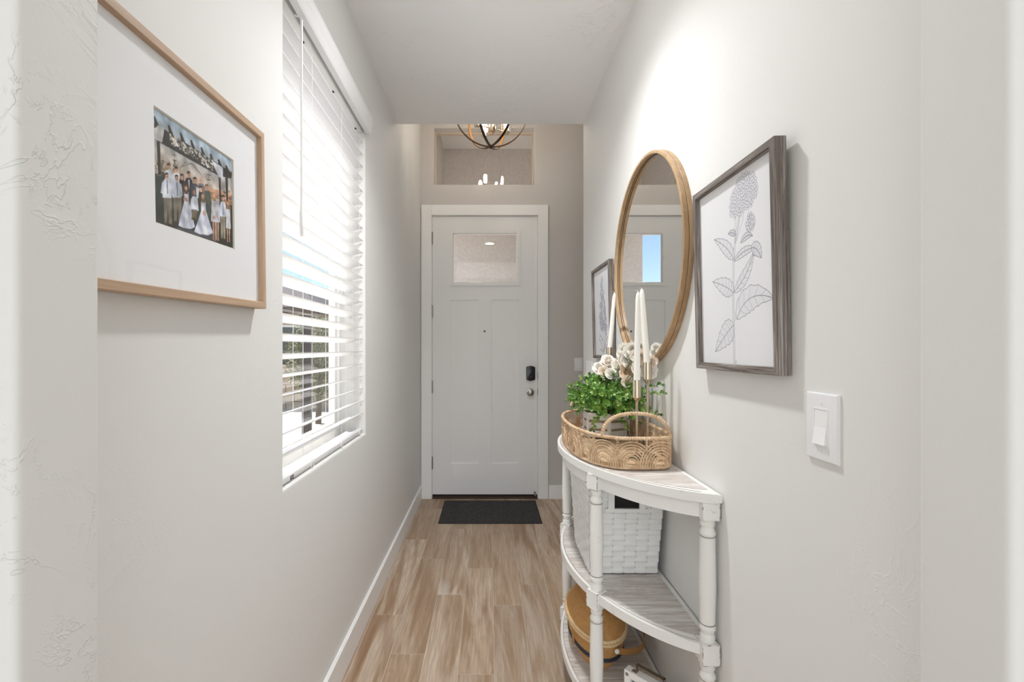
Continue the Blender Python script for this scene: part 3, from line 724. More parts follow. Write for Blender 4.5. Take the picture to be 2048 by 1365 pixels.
# ------------------------------------------------------------------ round mirror
MY, MZ, MR = 1.805, 1.652, .396
mr = thing('round_mirror', (R, MY, MZ), 'large round mirror in thin gold wooden hoop on right wall', 'mirror', None, -PI/2)
def ringprof(bm, prof, n=96):
    rings = [[bm.verts.new((r*math.cos(2*PI*k/n), y, r*math.sin(2*PI*k/n))) for r, y in prof] for k in range(n)]
    m_ = len(prof)
    for k in range(n):
        a, b = rings[k], rings[(k+1) % n]
        for i in range(m_): bm.faces.new((a[i], a[(i+1) % m_], b[(i+1) % m_], b[i]))
    return bm
bm = ringprof(B(), [(MR, -.001), (MR, -.0145), (MR-.0005, -.015), (MR-.012, -.015), (MR-.012, -.001)]); obj('outer_hoop', bm, M['gold'], mr, 40, True)
bm = ringprof(B(), [(MR-.0008, -.0165), (MR-.0008, -.030), (MR-.002, -.031), (MR-.011, -.031), (MR-.012, -.030), (MR-.012, -.0165)]); obj('inner_hoop', bm, M['gold'], mr, 40, True)
bm = ringprof(B(), [(MR-.003, -.0148), (MR-.003, -.0168), (MR-.0135, -.0168), (MR-.0135, -.0148)]); obj('dark_seam', bm, mat('dark_brown', (66, 46, 30), .6), mr, 40, True)
bm = B(); n = 96; c0 = [bm.verts.new(((MR-.011)*math.cos(2*PI*k/n), -.012, (MR-.011)*math.sin(2*PI*k/n))) for k in range(n)]; bm.faces.new(c0)
r = bmesh.ops.extrude_face_region(bm, geom=bm.faces[:]); bmesh.ops.translate(bm, vec=(0, .008, 0), verts=[v for v in r['geom'] if isinstance(v, bmesh.types.BMVert)])
obj('mirror_glass', bm, M['mirror'], mr, None, True)
# ------------------------------------------------------------------ switch plates
def switch(loc, rz, w_, h_, gangs, label, grp='light switches'):
    s = thing('light_switch', loc, label, 'switch', grp, rz)
    bm = B(); box(bm, -w_/2, -.0065, -h_/2, w_/2, -.0002, h_/2)
    es = [e for e in bm.edges if all(abs(v.co.y+.0065) < 1e-6 for v in e.verts)]; bmesh.ops.bevel(bm, geom=es, offset=.005, segments=3, profile=.6, affect='EDGES')
    obj('plate', bm, M['plate'], s, 30, True)
    for g_ in range(gangs):
        xo = (g_-(gangs-1)/2)*.046
        bm = wall_holes([xo-.0185, xo-.0162, xo+.0162, xo+.0185], [-.0345, -.0322, .0322, .0345], {(1, 1)}, .001, 0, lambda u, v, d: (u, -.0066-.001+d, v)); obj('rocker_bezel', bm, M['plate2'], s, None, True)
        bm = B(); a = .0155; zz = .0315
        pts = [(-a, -.0055, -zz), (a, -.0055, -zz), (a, -.0125, -zz), (-a, -.0125, -zz), (-a, -.0055, zz), (a, -.0055, zz), (a, -.0068, zz), (-a, -.0068, zz), (-a, -.0075, .0), (a, -.0075, .0)]
        vv = [bm.verts.new((p[0]+xo, p[1], p[2])) for p in pts]
        for q in ((3, 2, 9, 8), (8, 9, 6, 7), (0, 1, 2, 3), (4, 7, 6, 5), (0, 4, 5, 1), (0, 3, 8, 7, 4), (1, 5, 6, 9, 2)): bm.faces.new([vv[k] for k in q])
        obj('rocker', bm, M['plate2'], s, None, True)
        for z in (-h_/2+.018, h_/2-.018):
            bm = B(); disc_y(bm, (xo, -.0063, z), .0034, .0009, 12); obj('screw', bm, M['plate'], s, None, True)
    return s
ysw = (onX(R, 1681)+onX(R, 1619))/2
switch((R, ysw, H-(854.5-CY)/F*ysw), -PI/2, abs(onX(R, 1681)-onX(R, 1619))+.002, .1245, 1, 'white rocker light switch alone on bare right wall, nearest the camera')
switch((DXp(1157), ZD, DZp(729.5)), 0, .072, .116, 1, 'small white rocker switch on entry wall, just right of the door')
switch((R, 2.875, H-(742-CY)/F*2.875), -PI/2, .165, .118, 3, 'wide white switch plate half hidden behind the white flowers')
# ------------------------------------------------------------------ door mat
mm = mat('charcoal_mat', (46, 45, 46), .95, spec=.1); g = G(mm); wv = g.n('TexWave', bands_direction='DIAGONAL'); wv.inputs['Scale'].default_value = 26; wv.inputs['Distortion'].default_value = 6; wv.inputs['Detail Scale'].default_value = 3
g.l(g.coords(), wv.inputs['Vector']); g.col(g.mix(wv.outputs['Fac'], (50, 49, 50), (88, 86, 85))); g.bump(wv.outputs['Fac'], .4, .004)
yn, yf = H*F/(1048-CY), H*F/(1003-CY)
dm = thing('door_mat', (.012, (yn+yf)/2, 0), 'dark charcoal ribbed doormat lying in front of the door', 'mat')
bm = B(); box(bm, -.374, yn, .0008, .396, yf, .006, .002); obj('pile', bm, mm, dm, local=False)
bm = B()
for (a_, b_, c_, d_) in ((-.380, yn-.005, .402, yn+.003), (-.380, yf-.003, .402, yf+.005), (-.380, yn, -.372, yf), (.394, yn, .402, yf)): box(bm, a_, b_, .0005, c_, d_, .0048, .001, 1)
obj('border', bm, mat('black_rubber', (28, 28, 29), .8), dm)
# ------------------------------------------------------------------ half-round console table
M['white'] = mat('distressed_white', (236, 235, 232), .5, spec=.35); g = G(M['white'])
v = g.coords((1, 1, 1)); n1 = g.noise(v, 9, 5, .7, .8); n2 = g.noise(v, 60, 4, .7)
wm = g.math('MULTIPLY', g.ramp(n1, [(.60, 0.), (.70, 1.)]), g.ramp(n2, [(.50, 0.), (.60, 1.)]))
g.col(g.mix(g.math('MULTIPLY', wm, .7), (236, 235, 232), (166, 156, 144))); g.bump(n2, .12, .002)
M['worn'] = mat('worn_edge', (150, 138, 122), .7)
M['wornedge'] = mat('worn_paint_edge', (150, 138, 122), .7); g = G(M['wornedge']); g.col(g.mix(g.ramp(g.noise(g.coords(), 60, 3, .7), [(.42, 0.), (.5, 1.)]), (150, 138, 122), (226, 223, 218)))
M['wash'] = mat('whitewashed_wood', (206, 200, 194), .6, spec=.3); g = G(M['wash'])
v = g.coords((1.6, 26, 26)); n1 = g.noise(v, 3, 6, .7, .5); n3 = g.noise(g.coords((3, 2, 3)), 2.2, 4, .6)
v4 = g.coords((4, 150, 150)); n4 = g.noise(v4, 3, 3, .7)
c = g.mix(g.ramp(n1, [(.40, 0.), (.62, 1.)]), (200, 192, 185), (234, 232, 229)); c = g.mix(g.math('MULTIPLY', g.ramp(n3, [(.52, 0.), (.7, 1.)]), .45), c, (166, 140, 124))
c = g.mix(g.math('MULTIPLY', g.ramp(n4, [(.36, 1.), (.5, 0.)]), .5), c, (146, 134, 126)); g.col(c); g.bump(g.math('ADD', n1, n4), .35, .003)
YC, TL, TD = 1.825, .592, .337
def arc(sL, sD, n=48, w=R-.004):
    pts = []
    Rr = (sL*sL+sD*sD)/(2*sD)
    for i in range(n+1):
        u = -math.cos(PI*i/n); d = .5*(math.sqrt(max(Rr*Rr-(u*sL)**2, 0))-(Rr-sD))+.5*sD*math.sqrt(max(1-u*u, 0))
        pts.append((w-d, YC+u*sL))
    return pts
ct = thing('console_table', (.45, YC, 0), 'distressed white half-round console table with turned legs and two shelves', 'table')
def dboard(name, z0, z1, sL, sD, bev, m, n=48, lab=None):
    bm = B(); prism(bm, arc(sL, sD, n), z0, z1, bev, 3); return obj(name, bm, m, ct, 35, label=lab)
ZT = .935
def shelf(name, ztop, th, sL, sD):
    s = dboard(name, ztop-th, ztop-.0015, sL, sD, .005, M['white'])
    # inlaid field boards of whitewashed wood inside the white border, seams running wall to front
    inn = arc(sL-.045, sD-.030, 60, R-.022)
    def clip(pts, keep, yv):
        out = []
        for a, b in zip(pts, pts[1:]+pts[:1]):
            ka, kb = keep(a[1]), keep(b[1])
            if ka: out.append(a)
            if ka != kb:
                t_ = (yv-a[1])/(b[1]-a[1]); out.append((a[0]+t_*(b[0]-a[0]), yv))
        return out
    b5 = B(); tube(b5, [(p[0], p[1], ztop-.0013) for p in arc(sL-.013, sD-.011, 60)[4:-4]], .0009, 4); obj('worn_groove', b5, M['worn'], s)
    n = 11; ya_, yb_ = inn[0][1], inn[-1][1]
    for i in range(n):
        lo = ya_+(yb_-ya_)*i/n+.0004; hi = ya_+(yb_-ya_)*(i+1)/n-.0004
        poly = clip(clip(inn, lambda y: y >= lo, lo), lambda y: y <= hi, hi)
        if len(poly) > 2:
            bm = B(); prism(bm, poly, ztop-.004, ztop, .0003, 1); obj('plank', bm, M['wash'], s)
    return s
shelf('tabletop', ZT, .026, TL, TD)
bm = B(); o1 = arc(TL-.020, TD-.020); i1 = arc(TL-.040, TD-.038)[::-1]; lo, hi = .864, ZT-.027
n_ = len(o1)
for i in range(n_-1):
    a, b = o1[i], o1[i+1]; c_, d_ = i1[n_-1-i], i1[n_-2-i]
    V = [bm.verts.new((p[0], p[1], z)) for z in (lo, hi) for p in (a, b, d_, c_)]
    for q in ((3, 2, 1, 0), (4, 5, 6, 7), (0, 1, 5, 4), (2, 3, 7, 6)): bm.faces.new([V[k] for k in q])
bmesh.ops.remove_doubles(bm, verts=bm.verts[:], dist=1e-5); obj('apron', bm, M['white'], ct, 35)
shelf('middle_shelf', .526, .030, TL-.016, TD-.012)
shelf('lower_shelf', .150, .030, TL-.016, TD-.012)
def turned(z0, z1, r=.0215):
    h = z1-z0
    e = [(.016, 0), (.0195, .003), (.0205, .012), (.0195, .020), (.0165, .024), (.018, .030), (.0215, .036), (.0222, .041), (.0205, .045), (.0190, .0475), (.0185, .050), (.0205, .052)]
    k = r/.0225
    prof = [(a*k, z0+b) for a, b in e]+[(r*.955, z0+.10), (r*1.04, z0+h*.45), (r*1.0, z1-.14), (r*.93, z1-.052)]+[(a*k, z1-b) for a, b in e[::-1]]
    return prof
def leg(x, y, ang, n):
    lg = None; bm = B()
    segs = [(.528, .862), (.152, .476)]
    for a, b in segs: lathe(bm, turned(a, b), (x, y), 20)
    lathe(bm, [(.014, 0), (.019, .004), (.0225, .025), (.0225, .055), (.018, .075), (.0205, .085), (.0205, .094), (.016, .108)], (x, y), 20)
    lg = obj('leg', bm, M['white'], ct, 35)
    for (a, b) in ((.860, .9085), (.474, .530), (.100, .154)):
        h_ = .0232; b2 = B(); box(b2, -h_, -h_, a, h_, h_, b, .0018, 1); bmesh.ops.transform(b2, matrix=Matrix.Translation((x, y, 0)) @ Matrix.Rotation(ang, 4, 'Z'), verts=b2.verts[:])
        bl_ = obj('leg_block', b2, M['white'], lg)
        b3 = B(); q = h_-.0008
        for s1_ in (-1, 1):
            for s2_ in (-1, 1): tube(b3, [(s1_*q, s2_*q, a+.002), (s1_*q, s2_*q, b-.002)], .0015, 6)
            for zq in (a+.0008, b-.0008): tube(b3, [(s1_*q, -q+.001, zq), (s1_*q, q-.001, zq)], .0015, 6); tube(b3, [(-q+.001, s1_*q, zq), (q-.001, s1_*q, zq)], .0015, 6)
        bmesh.ops.transform(b3, matrix=Matrix.Translation((x, y, 0)) @ Matrix.Rotation(ang, 4, 'Z'), verts=b3.verts[:])
        obj('worn_edge', b3, M['wornedge'], lg, kind='stuff')
    # worn rings round the turnings
    b4 = B()
    for a, b in segs:
        for zz in (a+.049, b-.049): tube(b4, [(x+.0183*math.cos(2*PI*k/20), y+.0183*math.sin(2*PI*k/20), zz) for k in range(20)], .0010, 5, closed=True)
    obj('worn_ring', b4, M['worn'], lg, kind='stuff')
leg(.590, 1.268, 0, 0); leg(.590, 2*YC-1.268, 0, 0); leg(.352, 1.535, .62, 0); leg(.352, 2*YC-1.535, -.62, 0)
# ------------------------------------------------------------------ rattan tray
TX, TYC, TXS, TYS = .447, 1.805, .150, .337
TZ0_, TZ1_ = ZT+.004, 1.036
def tray_loop(off=0, n=400):
    pts = []
    for i in range(n):
        a = 2*PI*i/n; c_, s_ = math.cos(a), math.sin(a); p = 2.3 if c_ < 0 else 6.0
        ex = math.copysign(abs(c_)**(2/p), c_); ey = math.copysign(abs(s_)**(2/p), s_)
        pts.append((TX+(TXS-off)*ex, TYC+(TYS-off)*ey))
    d = [0]
    for a, b in zip(pts, pts[1:]+pts[:1]): d.append(d[-1]+math.hypot(b[0]-a[0], b[1]-a[1]))
    return pts, d
tp, td = tray_loop(); TLEN = td[-1]
def tray_at(s, z, off=0):
    s %= TLEN; i = int(np.searchsorted(td, s, 'right'))-1; i = min(i, len(tp)-1); a, b = tp[i], tp[(i+1) % len(tp)]
    t_ = (s-td[i])/max(td[i+1]-td[i], 1e-9); x, y = a[0]+t_*(b[0]-a[0]), a[1]+t_*(b[1]-a[1])
    nx, ny = b[1]-a[1], -(b[0]-a[0]); l = math.hypot(nx, ny)+1e-9
    return Vector((x+nx/l*off, y+ny/l*off, z))
M['rattan'] = mat('rattan', (204, 176, 144), .55, spec=.35); g = G(M['rattan'])
nn = g.noise(g.coords(), 42, 4, .6); g.col(g.ramp(nn, [(.3, (180, 146, 110)), (.5, (206, 176, 142)), (.7, (222, 198, 168))])); g.bump(g.noise(g.coords(), 300, 2), .3, .002)
tr = thing('rattan_tray', (TX, TYC, ZT), 'half-round rattan tray with woven arches and two loop handles on console', 'tray')
tc_ = Vector((TX, TYC, 0))
def wrap_rope(name, pts, r, parent, closed=False, pitch=.0075, m=None):
    """core cord wound with a twist: radius ripples along the length"""
    P_ = [Vector(p) for p in pts]; 
    if closed: P_.append(P_[0])
    L_ = [0]
    for a, b in zip(P_, P_[1:]): L_.append(L_[-1]+(b-a).length)
    n = max(12, int(L_[-1]/(pitch/4))); Q = []; rr = []
    for i in range(n if closed else n+1):
        s = L_[-1]*i/n; j = min(int(np.searchsorted(L_, s, 'right'))-1, len(P_)-2); t_ = (s-L_[j])/max(L_[j+1]-L_[j], 1e-9)
        Q.append(P_[j].lerp(P_[j+1], t_)); rr.append(r*(1+.17*math.sin(2*PI*s/pitch)))
    bm = B(); tube(bm, Q, rr, 8, closed); return obj(name, bm, m or M['rattan'], parent, 60)
rim = [tray_at(TLEN*i/120, TZ1_) for i in range(120)]
wrap_rope('rim', rim, .0058, tr, True)
wrap_rope('foot_ring', [tray_at(TLEN*i/120, TZ0_+.004, -.003) for i in range(120)], .0048, tr, True)
bm = B(); prism(bm, [tuple(tray_at(TLEN*i/90, 0, -.004)[:2]) for i in range(90)], ZT+.002, ZT+.016); obj('woven_base', bm, M['rattan'], tr)
NA = 19; sp = TLEN/NA
for k in range(NA):
    s0 = sp*k; bm = B(); o_ = .0024*(1 if k % 2 else -1)*.6
    for j in range(7):
        hwid = .018+.0078*j; hz = .030+.0088*j
        pts = []
        for i in range(19):
            a = PI*i/18; pts.append(tray_at(s0-hwid*math.cos(a), TZ0_+.003+hz*math.sin(a)**.85, o_+.0008*math.sin(j*2.1)))
        tube(bm, pts, .0026, 5)
    obj('woven_arch', bm, M['rattan'], tr, 60)
bm = B()
for k in range(NA):
    for q in range(11):
        z = TZ0_+.012+q*.008; c0 = tray_at(sp*(k+.5), z, .004); c1 = tray_at(sp*(k+.5)+.004, z, -.003); tube(bm, [c0, c1], .0034, 5)
obj('cord_binding', bm, M['rattan'], tr, 60, kind='stuff')
def tray_handle(pa, pb, top, leanv):
    pts = []; a, b = Vector(pa), Vector(pb)
    for i in range(33):
        t_ = PI*i/32; c_ = -math.cos(t_); s_ = math.sin(t_)
        pts.append((a+b)/2+(b-a)/2*math.copysign(abs(c_)**.85, c_)+Vector((0, leanv, 1))*top*s_**.85)
    wrap_rope('handle', pts, .0062, tr, False, .0085)
def rim_near(x, y):
    return min((tray_at(TLEN*i/600, TZ1_) for i in range(600)), key=lambda p: (p.x-x)**2+(p.y-y)**2)
for sg in (1, -1): tray_handle(rim_near(.375, TYC-sg*.29), rim_near(.583, TYC-sg*.325), .074, 0)
ZF = ZT+.0165
# ------------------------------------------------------------------ slatted crate with greenery
ZCr = ZF+.006
CXc, CYc, CRd = .482, 1.955, .092
M['crate'] = wood('whitewashed_slat', [(232, 230, 226), (206, 200, 194), (243, 242, 240)], 0, 2, .6, .25)
M['burlap'] = mat('burlap', (176, 152, 122), .9); g = G(M['burlap']); ck = g.n('TexChecker'); ck.inputs['Scale'].default_value = 700; g.l(g.coords(), ck.inputs[0]); ck.inputs[1].default_value = rgba((190, 166, 136)); ck.inputs[2].default_value = rgba((150, 126, 98)); g.col(ck.outputs[0])
pl = thing('potted_greenery', (CXc, CYc, ZCr), 'bushy green leafy plant in a white slatted crate on the tray', 'plant')
angs = [math.radians(-150+60*k) for k in range(6)]
cor = [(CXc+CRd*math.cos(a), CYc+CRd*.85*math.sin(a)) for a in angs]
bm = B(); prism(bm, [(CXc+(x-CXc)*.93, CYc+(y-CYc)*.93) for x, y in cor], ZCr+.002, ZCr+.090); obj('burlap_liner', bm, M['burlap'], pl)
for i in range(6):
    a, b = Vector((*cor[i], 0)), Vector((*cor[(i+1) % 6], 0)); d = (b-a); l = d.length; ang = math.atan2(d.y, d.x)
    for (z0, z1) in ((0, .027), (.036, .060), (.070, .098)):
        bm = B(); box(bm, .001, -.0022, ZCr+z0, l-.001, .0022, ZCr+z1, .0008, 1); bmesh.ops.transform(bm, matrix=Matrix.Translation(a) @ Matrix.Rotation(ang, 4, 'Z'), verts=bm.verts[:]); obj('slat', bm, M['crate'], pl)
    bm = B(); box(bm, -.007, -.004, ZCr, .007, .0015, ZCr+.097, .0008, 1); bmesh.ops.transform(bm, matrix=Matrix.Translation(a+(Vector((CXc, CYc, 0))-a)*.05) @ Matrix.Rotation(ang-PI/6, 4, 'Z'), verts=bm.verts[:]); obj('corner_post', bm, M['crate'], pl)
M['leaf'] = mat('leaf_green', (82, 128, 46), .42, spec=.4); g = G(M['leaf'])
at = g.n('Attribute', attribute_name='tone'); g.col(g.ramp(at.outputs['Fac'], [(0., (58, 98, 38)), (.5, (100, 146, 58)), (.85, (146, 182, 84)), (1., (168, 190, 130))]))
g.b.inputs['Subsurface Weight'].default_value = 0
M['stem'] = mat('stem_green', (84, 104, 56), .6)
rl = random.Random(11)
def sprig(p0, p1, p2, nl, size):
    """curved stem with paired rounded leaves; one mesh, two materials"""
    V_, F_, tone, mi = [], [], [], []
    pts = [(1-t)**2*p0+2*t*(1-t)*p1+t*t*p2 for t in [i/10 for i in range(11)]]
    bm = B(); tube(bm, pts, [.0014*(1-i*.06) for i in range(11)], 4)
    lay = bm.verts.layers.float.new('tone')
    nf = len(bm.faces)
    for k in range(nl):
        t = .25+.75*(k+1)/nl; f = t*10; i = min(int(f), 9); c = pts[i].lerp(pts[i+1], f-i); tan = (pts[min(i+1, 10)]-pts[i]).normalized()
        tn = min(max(rl.gauss(.5, .25), 0), 1)
        for sgn in (1, -1):
            a = k*1.9+(0 if sgn > 0 else PI)+rl.uniform(-.4, .4); ref = tan.orthogonal().normalized(); side = (ref*math.cos(a)+tan.cross(ref)*math.sin(a))
            d = (side*.85+tan*.55+Vector((0, 0, rl.uniform(-.1, .35)))).normalized(); up = tan.cross(d); up = up.normalized() if up.length > .01 else Vector((0, 0, 1)); nr = d.cross(up)
            s = size*rl.uniform(.7, 1.15)*(1-.35*t); wv = s*.40
            q = [c, c+d*s*.30+up*wv*.85+nr*wv*.25, c+d*s*.72+up*wv*.95+nr*wv*.3, c+d*s, c+d*s*.72-up*wv*.95+nr*wv*.3, c+d*s*.30-up*wv*.85+nr*wv*.25, c+d*s*.5]
            vv = [bm.verts.new(x) for x in q]
            for x in vv: x[lay] = tn+rl.uniform(-.08, .08)
            for f_ in ((0, 1, 6), (1, 2, 6), (2, 3, 6), (3, 4, 6), (4, 5, 6), (5, 0, 6)):
                ff = bm.faces.new([vv[z] for z in f_]); ff.material_index = 1; ff.smooth = True
    return bm
def raw_obj(name, bm, mats, parent):
    me = bpy.data.meshes.new(name); bm.to_mesh(me); bm.free(); me.transform(Matrix.Translation(-wloc(parent)))
    for m in mats: me.materials.append(m)
    o = bpy.data.objects.new(name, me); COL.objects.link(o); o.parent = parent; WL[o] = wloc(parent); return o
PC = Vector((.462, 1.86, 1.125))
cnt = 0
while cnt < 150:
    a = rl.uniform(0, 2*PI); e = rl.uniform(-.38, 1.0); ce = math.sqrt(max(1-e*e, 0))
    dirv = Vector((ce*math.cos(a), ce*math.sin(a), e)); k = rl.uniform(.72, 1.05)
    end = PC+Vector((dirv.x*.150, dirv.y*.215, dirv.z*(.100 if dirv.z > 0 else .15)))*k
    if end.x > .600: end.x = .600-rl.uniform(0, .03)
    st_ = Vector((CXc+rl.uniform(-.04, .04), CYc-.015+rl.uniform(-.04, .03), ZCr+.085)); mid = (st_+end)/2+Vector((dirv.x*.02, dirv.y*.02, .045+.02*abs(e)))
    if e < 0: mid.z = max(mid.z, ZCr+.12)
    raw_obj('sprig', sprig(st_, mid, end, rl.randint(9, 13), .021), [M['stem'], M['leaf']], pl); cnt += 1
for (px_, py_, Y_) in ((1132, 802, 1.94), (1150, 768, 1.90), (1155, 826, 1.80), (1328, 787, 1.60), (1318, 830, 1.58), (1322, 770, 1.62), (1278, 845, 1.72), (1255, 858, 1.74), (1185, 860, 1.76), (1262, 835, 1.78)):
    end = P(px_, py_, Y_); end.x = min(end.x, .603); st_ = Vector((CXc, CYc-.02, ZCr+.085)); raw_obj('sprig', sprig(st_, (st_+end)/2+Vector((0, 0, .06)), end, 12, .021), [M['stem'], M['leaf']], pl)
# ------------------------------------------------------------------ ranunculus bouquet
fb = thing('flower_bouquet', (.50, 1.90, ZCr+.10), 'bunch of cream and peach ruffled flowers standing above the green plant', 'flowers')
M['petal'] = mat('cream_petal', (248, 244, 236), .6, spec=.2); M['peach'] = mat('peach_petal', (240, 218, 194), .6, spec=.2); M['blush'] = mat('blush_petal', (246, 234, 220), .6, spec=.2)
for k_ in ('petal', 'peach', 'blush'): M[k_].node_tree.nodes['Principled BSDF'].inputs['Subsurface Weight'].default_value = .1; M[k_].node_tree.nodes['Principled BSDF'].inputs['Subsurface Radius'].default_value = (.004, .003, .002)
def flower_mesh(seed):
    rr = random.Random(seed); bm = B()
    for ring in range(5):
        n = (3, 4, 5, 6, 6)[ring]; R0 = (.10, .30, .52, .76, .98)[ring]; top = (.52, .56, .50, .38, .16)[ring]; out = (.02, .10, .22, .36, .52)[ring]
        for k in range(n):
            a0 = 2*PI*(k+rr.uniform(-.15, .15))/n+ring*.6; wd = 2*PI/n*.72; g_ = []
            for i in range(5):
                row = []; t = i/4
                for j in range(6):
                    s = -1+2*j/5; a = a0+s*wd*(.75+.25*math.sin(PI*min(t+.1, 1)))
                    r = R0*(math.sin(PI*.5*min(t*1.5, 1))**.8)*(1+.06*math.cos(s*3))+out*max(t-.6, 0)*.9*rr.uniform(.8, 1.2)
                    z = -.45+(top+.45)*t*(1-.18*s*s*t)-max(t-.75, 0)*.5*(ring > 2)+rr.uniform(-.02, .02)
                    row.append(bm.verts.new((r*math.cos(a), r*math.sin(a), z)))
                g_.append(row)
            for i in range(4):
                for j in range(5): bm.faces.new((g_[i][j], g_[i][j+1], g_[i+1][j+1], g_[i+1][j])).smooth = True
    me = bpy.data.meshes.new('flower_head'); bm.to_mesh(me); bm.free(); return me
fm = {}
for k_ in ('petal', 'peach', 'blush'):
    for s_ in range(2):
        me = flower_mesh(s_+1); me.materials.append(M[k_]); fm[k_, s_] = me
fl_ = [(1199, 736, 2.00, 'petal', .026), (1214, 722, 1.98, 'blush', .027), (1217, 701+20, 1.97, 'petal', .022), (1222, 748, 1.90, 'petal', .022), (1209, 744, 1.95, 'blush', .024), (1236, 733, 1.93, 'petal', .028), (1234, 724, 2.02, 'petal', .022),
       (1250, 724, 1.90, 'blush', .025), (1259, 720, 1.92, 'petal', .030), (1249, 698, 2.0, 'petal', .022), (1259, 705, 1.97, 'petal', .024), (1265, 697, 2.02, 'petal', .022), (1244, 709, 2.04, 'petal', .020), (1259, 744, 1.80, 'peach', .034), (1256, 764, 1.78, 'blush', .022),
       (1284, 714, 1.88, 'blush', .027), (1298, 742, 1.76, 'petal', .028), (1281, 736, 1.82, 'petal', .028), (1212, 718, 1.99, 'petal', .018), (1302, 724, 1.80, 'blush', .022), (1281, 694, 1.9, 'petal', .018), (1273, 712, 1.93, 'petal', .022), (1228, 741, 1.96, 'petal', .022)]
M['sage'] = mat('sage_stem', (120, 132, 92), .6)
for i, (px_, py_, Y_, k_, r_) in enumerate(fl_):
    c = P(px_, py_, Y_)
    if c.x > .540: c = P(px_, py_, max(Y_*.540/c.x, 1.655))
    o = bpy.data.objects.new('flower_head', fm[k_, i % 2]); COL.objects.link(o); o.parent = fb; o.scale = (r_, r_, r_)
    dirv = (Vector((c.x-.50, c.y-1.98, .05))+Vector((-.03, -.10, .03))+Vector((rl.uniform(-.06, .06), rl.uniform(-.05, .05), rl.uniform(-.02, .06)))).normalized()
    o.rotation_euler = dirv.to_track_quat('Z', 'Y').to_euler(); o.location = c-wloc(fb)
    bm = B(); s0 = Vector((CXc+rl.uniform(-.03, .03), CYc+rl.uniform(-.03, .03), ZCr+.085)); p2 = c-dirv*r_*.45
    tube(bm, [s0, s0.lerp(p2, .5)+Vector((0, .01, .015)), p2-dirv*.02, p2], .0016, 5); sm_ = obj('flower_stem', bm, M['sage'], fb)
    bm = B(); b2 = lathe(B(), [(.001, -.55*r_), (.35*r_, -.5*r_), (.42*r_, -.36*r_), (.2*r_, -.3*r_)], n=8); bmesh.ops.transform(b2, matrix=Matrix.Translation(c) @ dirv.to_track_quat('Z', 'Y').to_matrix().to_4x4(), verts=b2.verts[:]); obj('calyx', b2, M['sage'], sm_)
    bm.free()
# ------------------------------------------------------------------ candlesticks and tapers
def candlestick(x, y, zc, tip, lab, cr=.0140, ch=.058):
    cs = thing('candlestick', (x, y, ZF), lab+' of the three champagne brass candlesticks standing in the rattan tray', 'candlestick', 'brass candlesticks')
    bm = B(); lathe(bm, [(.029, ZF+.0005), (.030, ZF+.002), (.029, ZF+.005), (.012, ZF+.008), (.006, ZF+.012)], (x, y), 28); obj('base', bm, M['brass'], cs, 40)
    bm = B(); lathe(bm, [(.0046, ZF+.008), (.0046, zc-ch-.018), (.0052, zc-ch-.015)], (x, y), 14); obj('stem', bm, M['brass'], cs, 40)
    bm = B(); lathe(bm, [(.0048, zc-ch-.017), (.006, zc-ch-.012), (.0115, zc-ch-.002), (cr, zc-ch), (cr, zc), (cr-.0022, zc), (cr-.0022, zc-.03)], (x, y), 28, cap=False); obj('cup', bm, M['brass'], cs, 40)
    cn = thing('taper_candle', (x, y, zc-.03), 'white unlit taper candle held by the '+lab+' brass candlestick', 'candle', 'white taper candles')
    a, b = Vector((x, y, zc-.028)), Vector(tip); n = 14; pts = [a.lerp(b, i/n) for i in range(n)]+[a.lerp(b, .985), b]
    rr = [.0112*(1-.36*i/n) for i in range(n)]+[.0048, .0016]
    bm = B(); tube(bm, pts, rr, 16); obj('wax', bm, M['cream'], cn, 50)
    bm = B(); tube(bm, [b-Vector((0, 0, .001)), b+Vector((0, 0, .003)), b+Vector((-.004, 0, .0045)), b+Vector((-.0085, .001, .0042))], .0007, 5); obj('wick', bm, M['cream'], cn)
candlestick((1273.5-CX)/F*1.56, 1.56, H-(760.5-CY)/F*1.56, P(1276, 584, 1.555), 'shortest')
candlestick((1295-CX)/F*1.60, 1.60, H-(725-CY)/F*1.60, P(1283.5, 578, 1.60), 'middle')
candlestick((1219-CX)/F*2.08, 2.08, H-(695-CY)/F*2.08, P(1229, 586, 2.06), 'tallest', .0138, .060)
# ------------------------------------------------------------------ white woven basket on the middle shelf
wb = thing('woven_basket', (.47, 1.78, .526), 'white painted woven strip basket with cut-out handle on the middle shelf', 'basket')
M['strip'] = mat('white_painted_strip', (238, 238, 236), .5, spec=.35); g = G(M['strip']); g.bump(g.noise(g.coords((6, 6, 60)), 12, 3), .25, .002)
BZ0, BZ1 = .530, .853
def bk_rect(t): # t 0 bottom .. 1 top: x0, x1, y0, y1
    return (.354-.016*t, .590+.011*t, 1.648-.048*t, 1.918+.040*t)
def bk_pt(s, t, off):
    x0, x1, y0, y1 = bk_rect(t); w_, d_ = x1-x0, y1-y0; per = s % 4
    if per < 1: p = (x0+w_*per, y0-off)
    elif per < 2: p = (x1+off, y0+d_*(per-1))
    elif per < 3: p = (x1-w_*(per-2), y1+off)
    else: p = (x0-off, y1-d_*(per-3))
    return Vector((p[0], p[1], BZ0+(BZ1-BZ0)*t))
bm = B(); 
for t0, t1 in ((0, 1),):
    for sd in range(4):
        n = 2
        a = [bk_pt(sd+1e-6, t0, -.006), bk_pt(sd+.999999, t0, -.006), bk_pt(sd+.999999, t1, -.006), bk_pt(sd+1e-6, t1, -.006)]
        bm.faces.new([bm.verts.new(q) for q in a])
x0, x1, y0_, y1_ = bk_rect(0); bm.faces.new([bm.verts.new(q) for q in ((x0, y0_, BZ0), (x1, y0_, BZ0), (x1, y1_, BZ0), (x0, y1_, BZ0))])
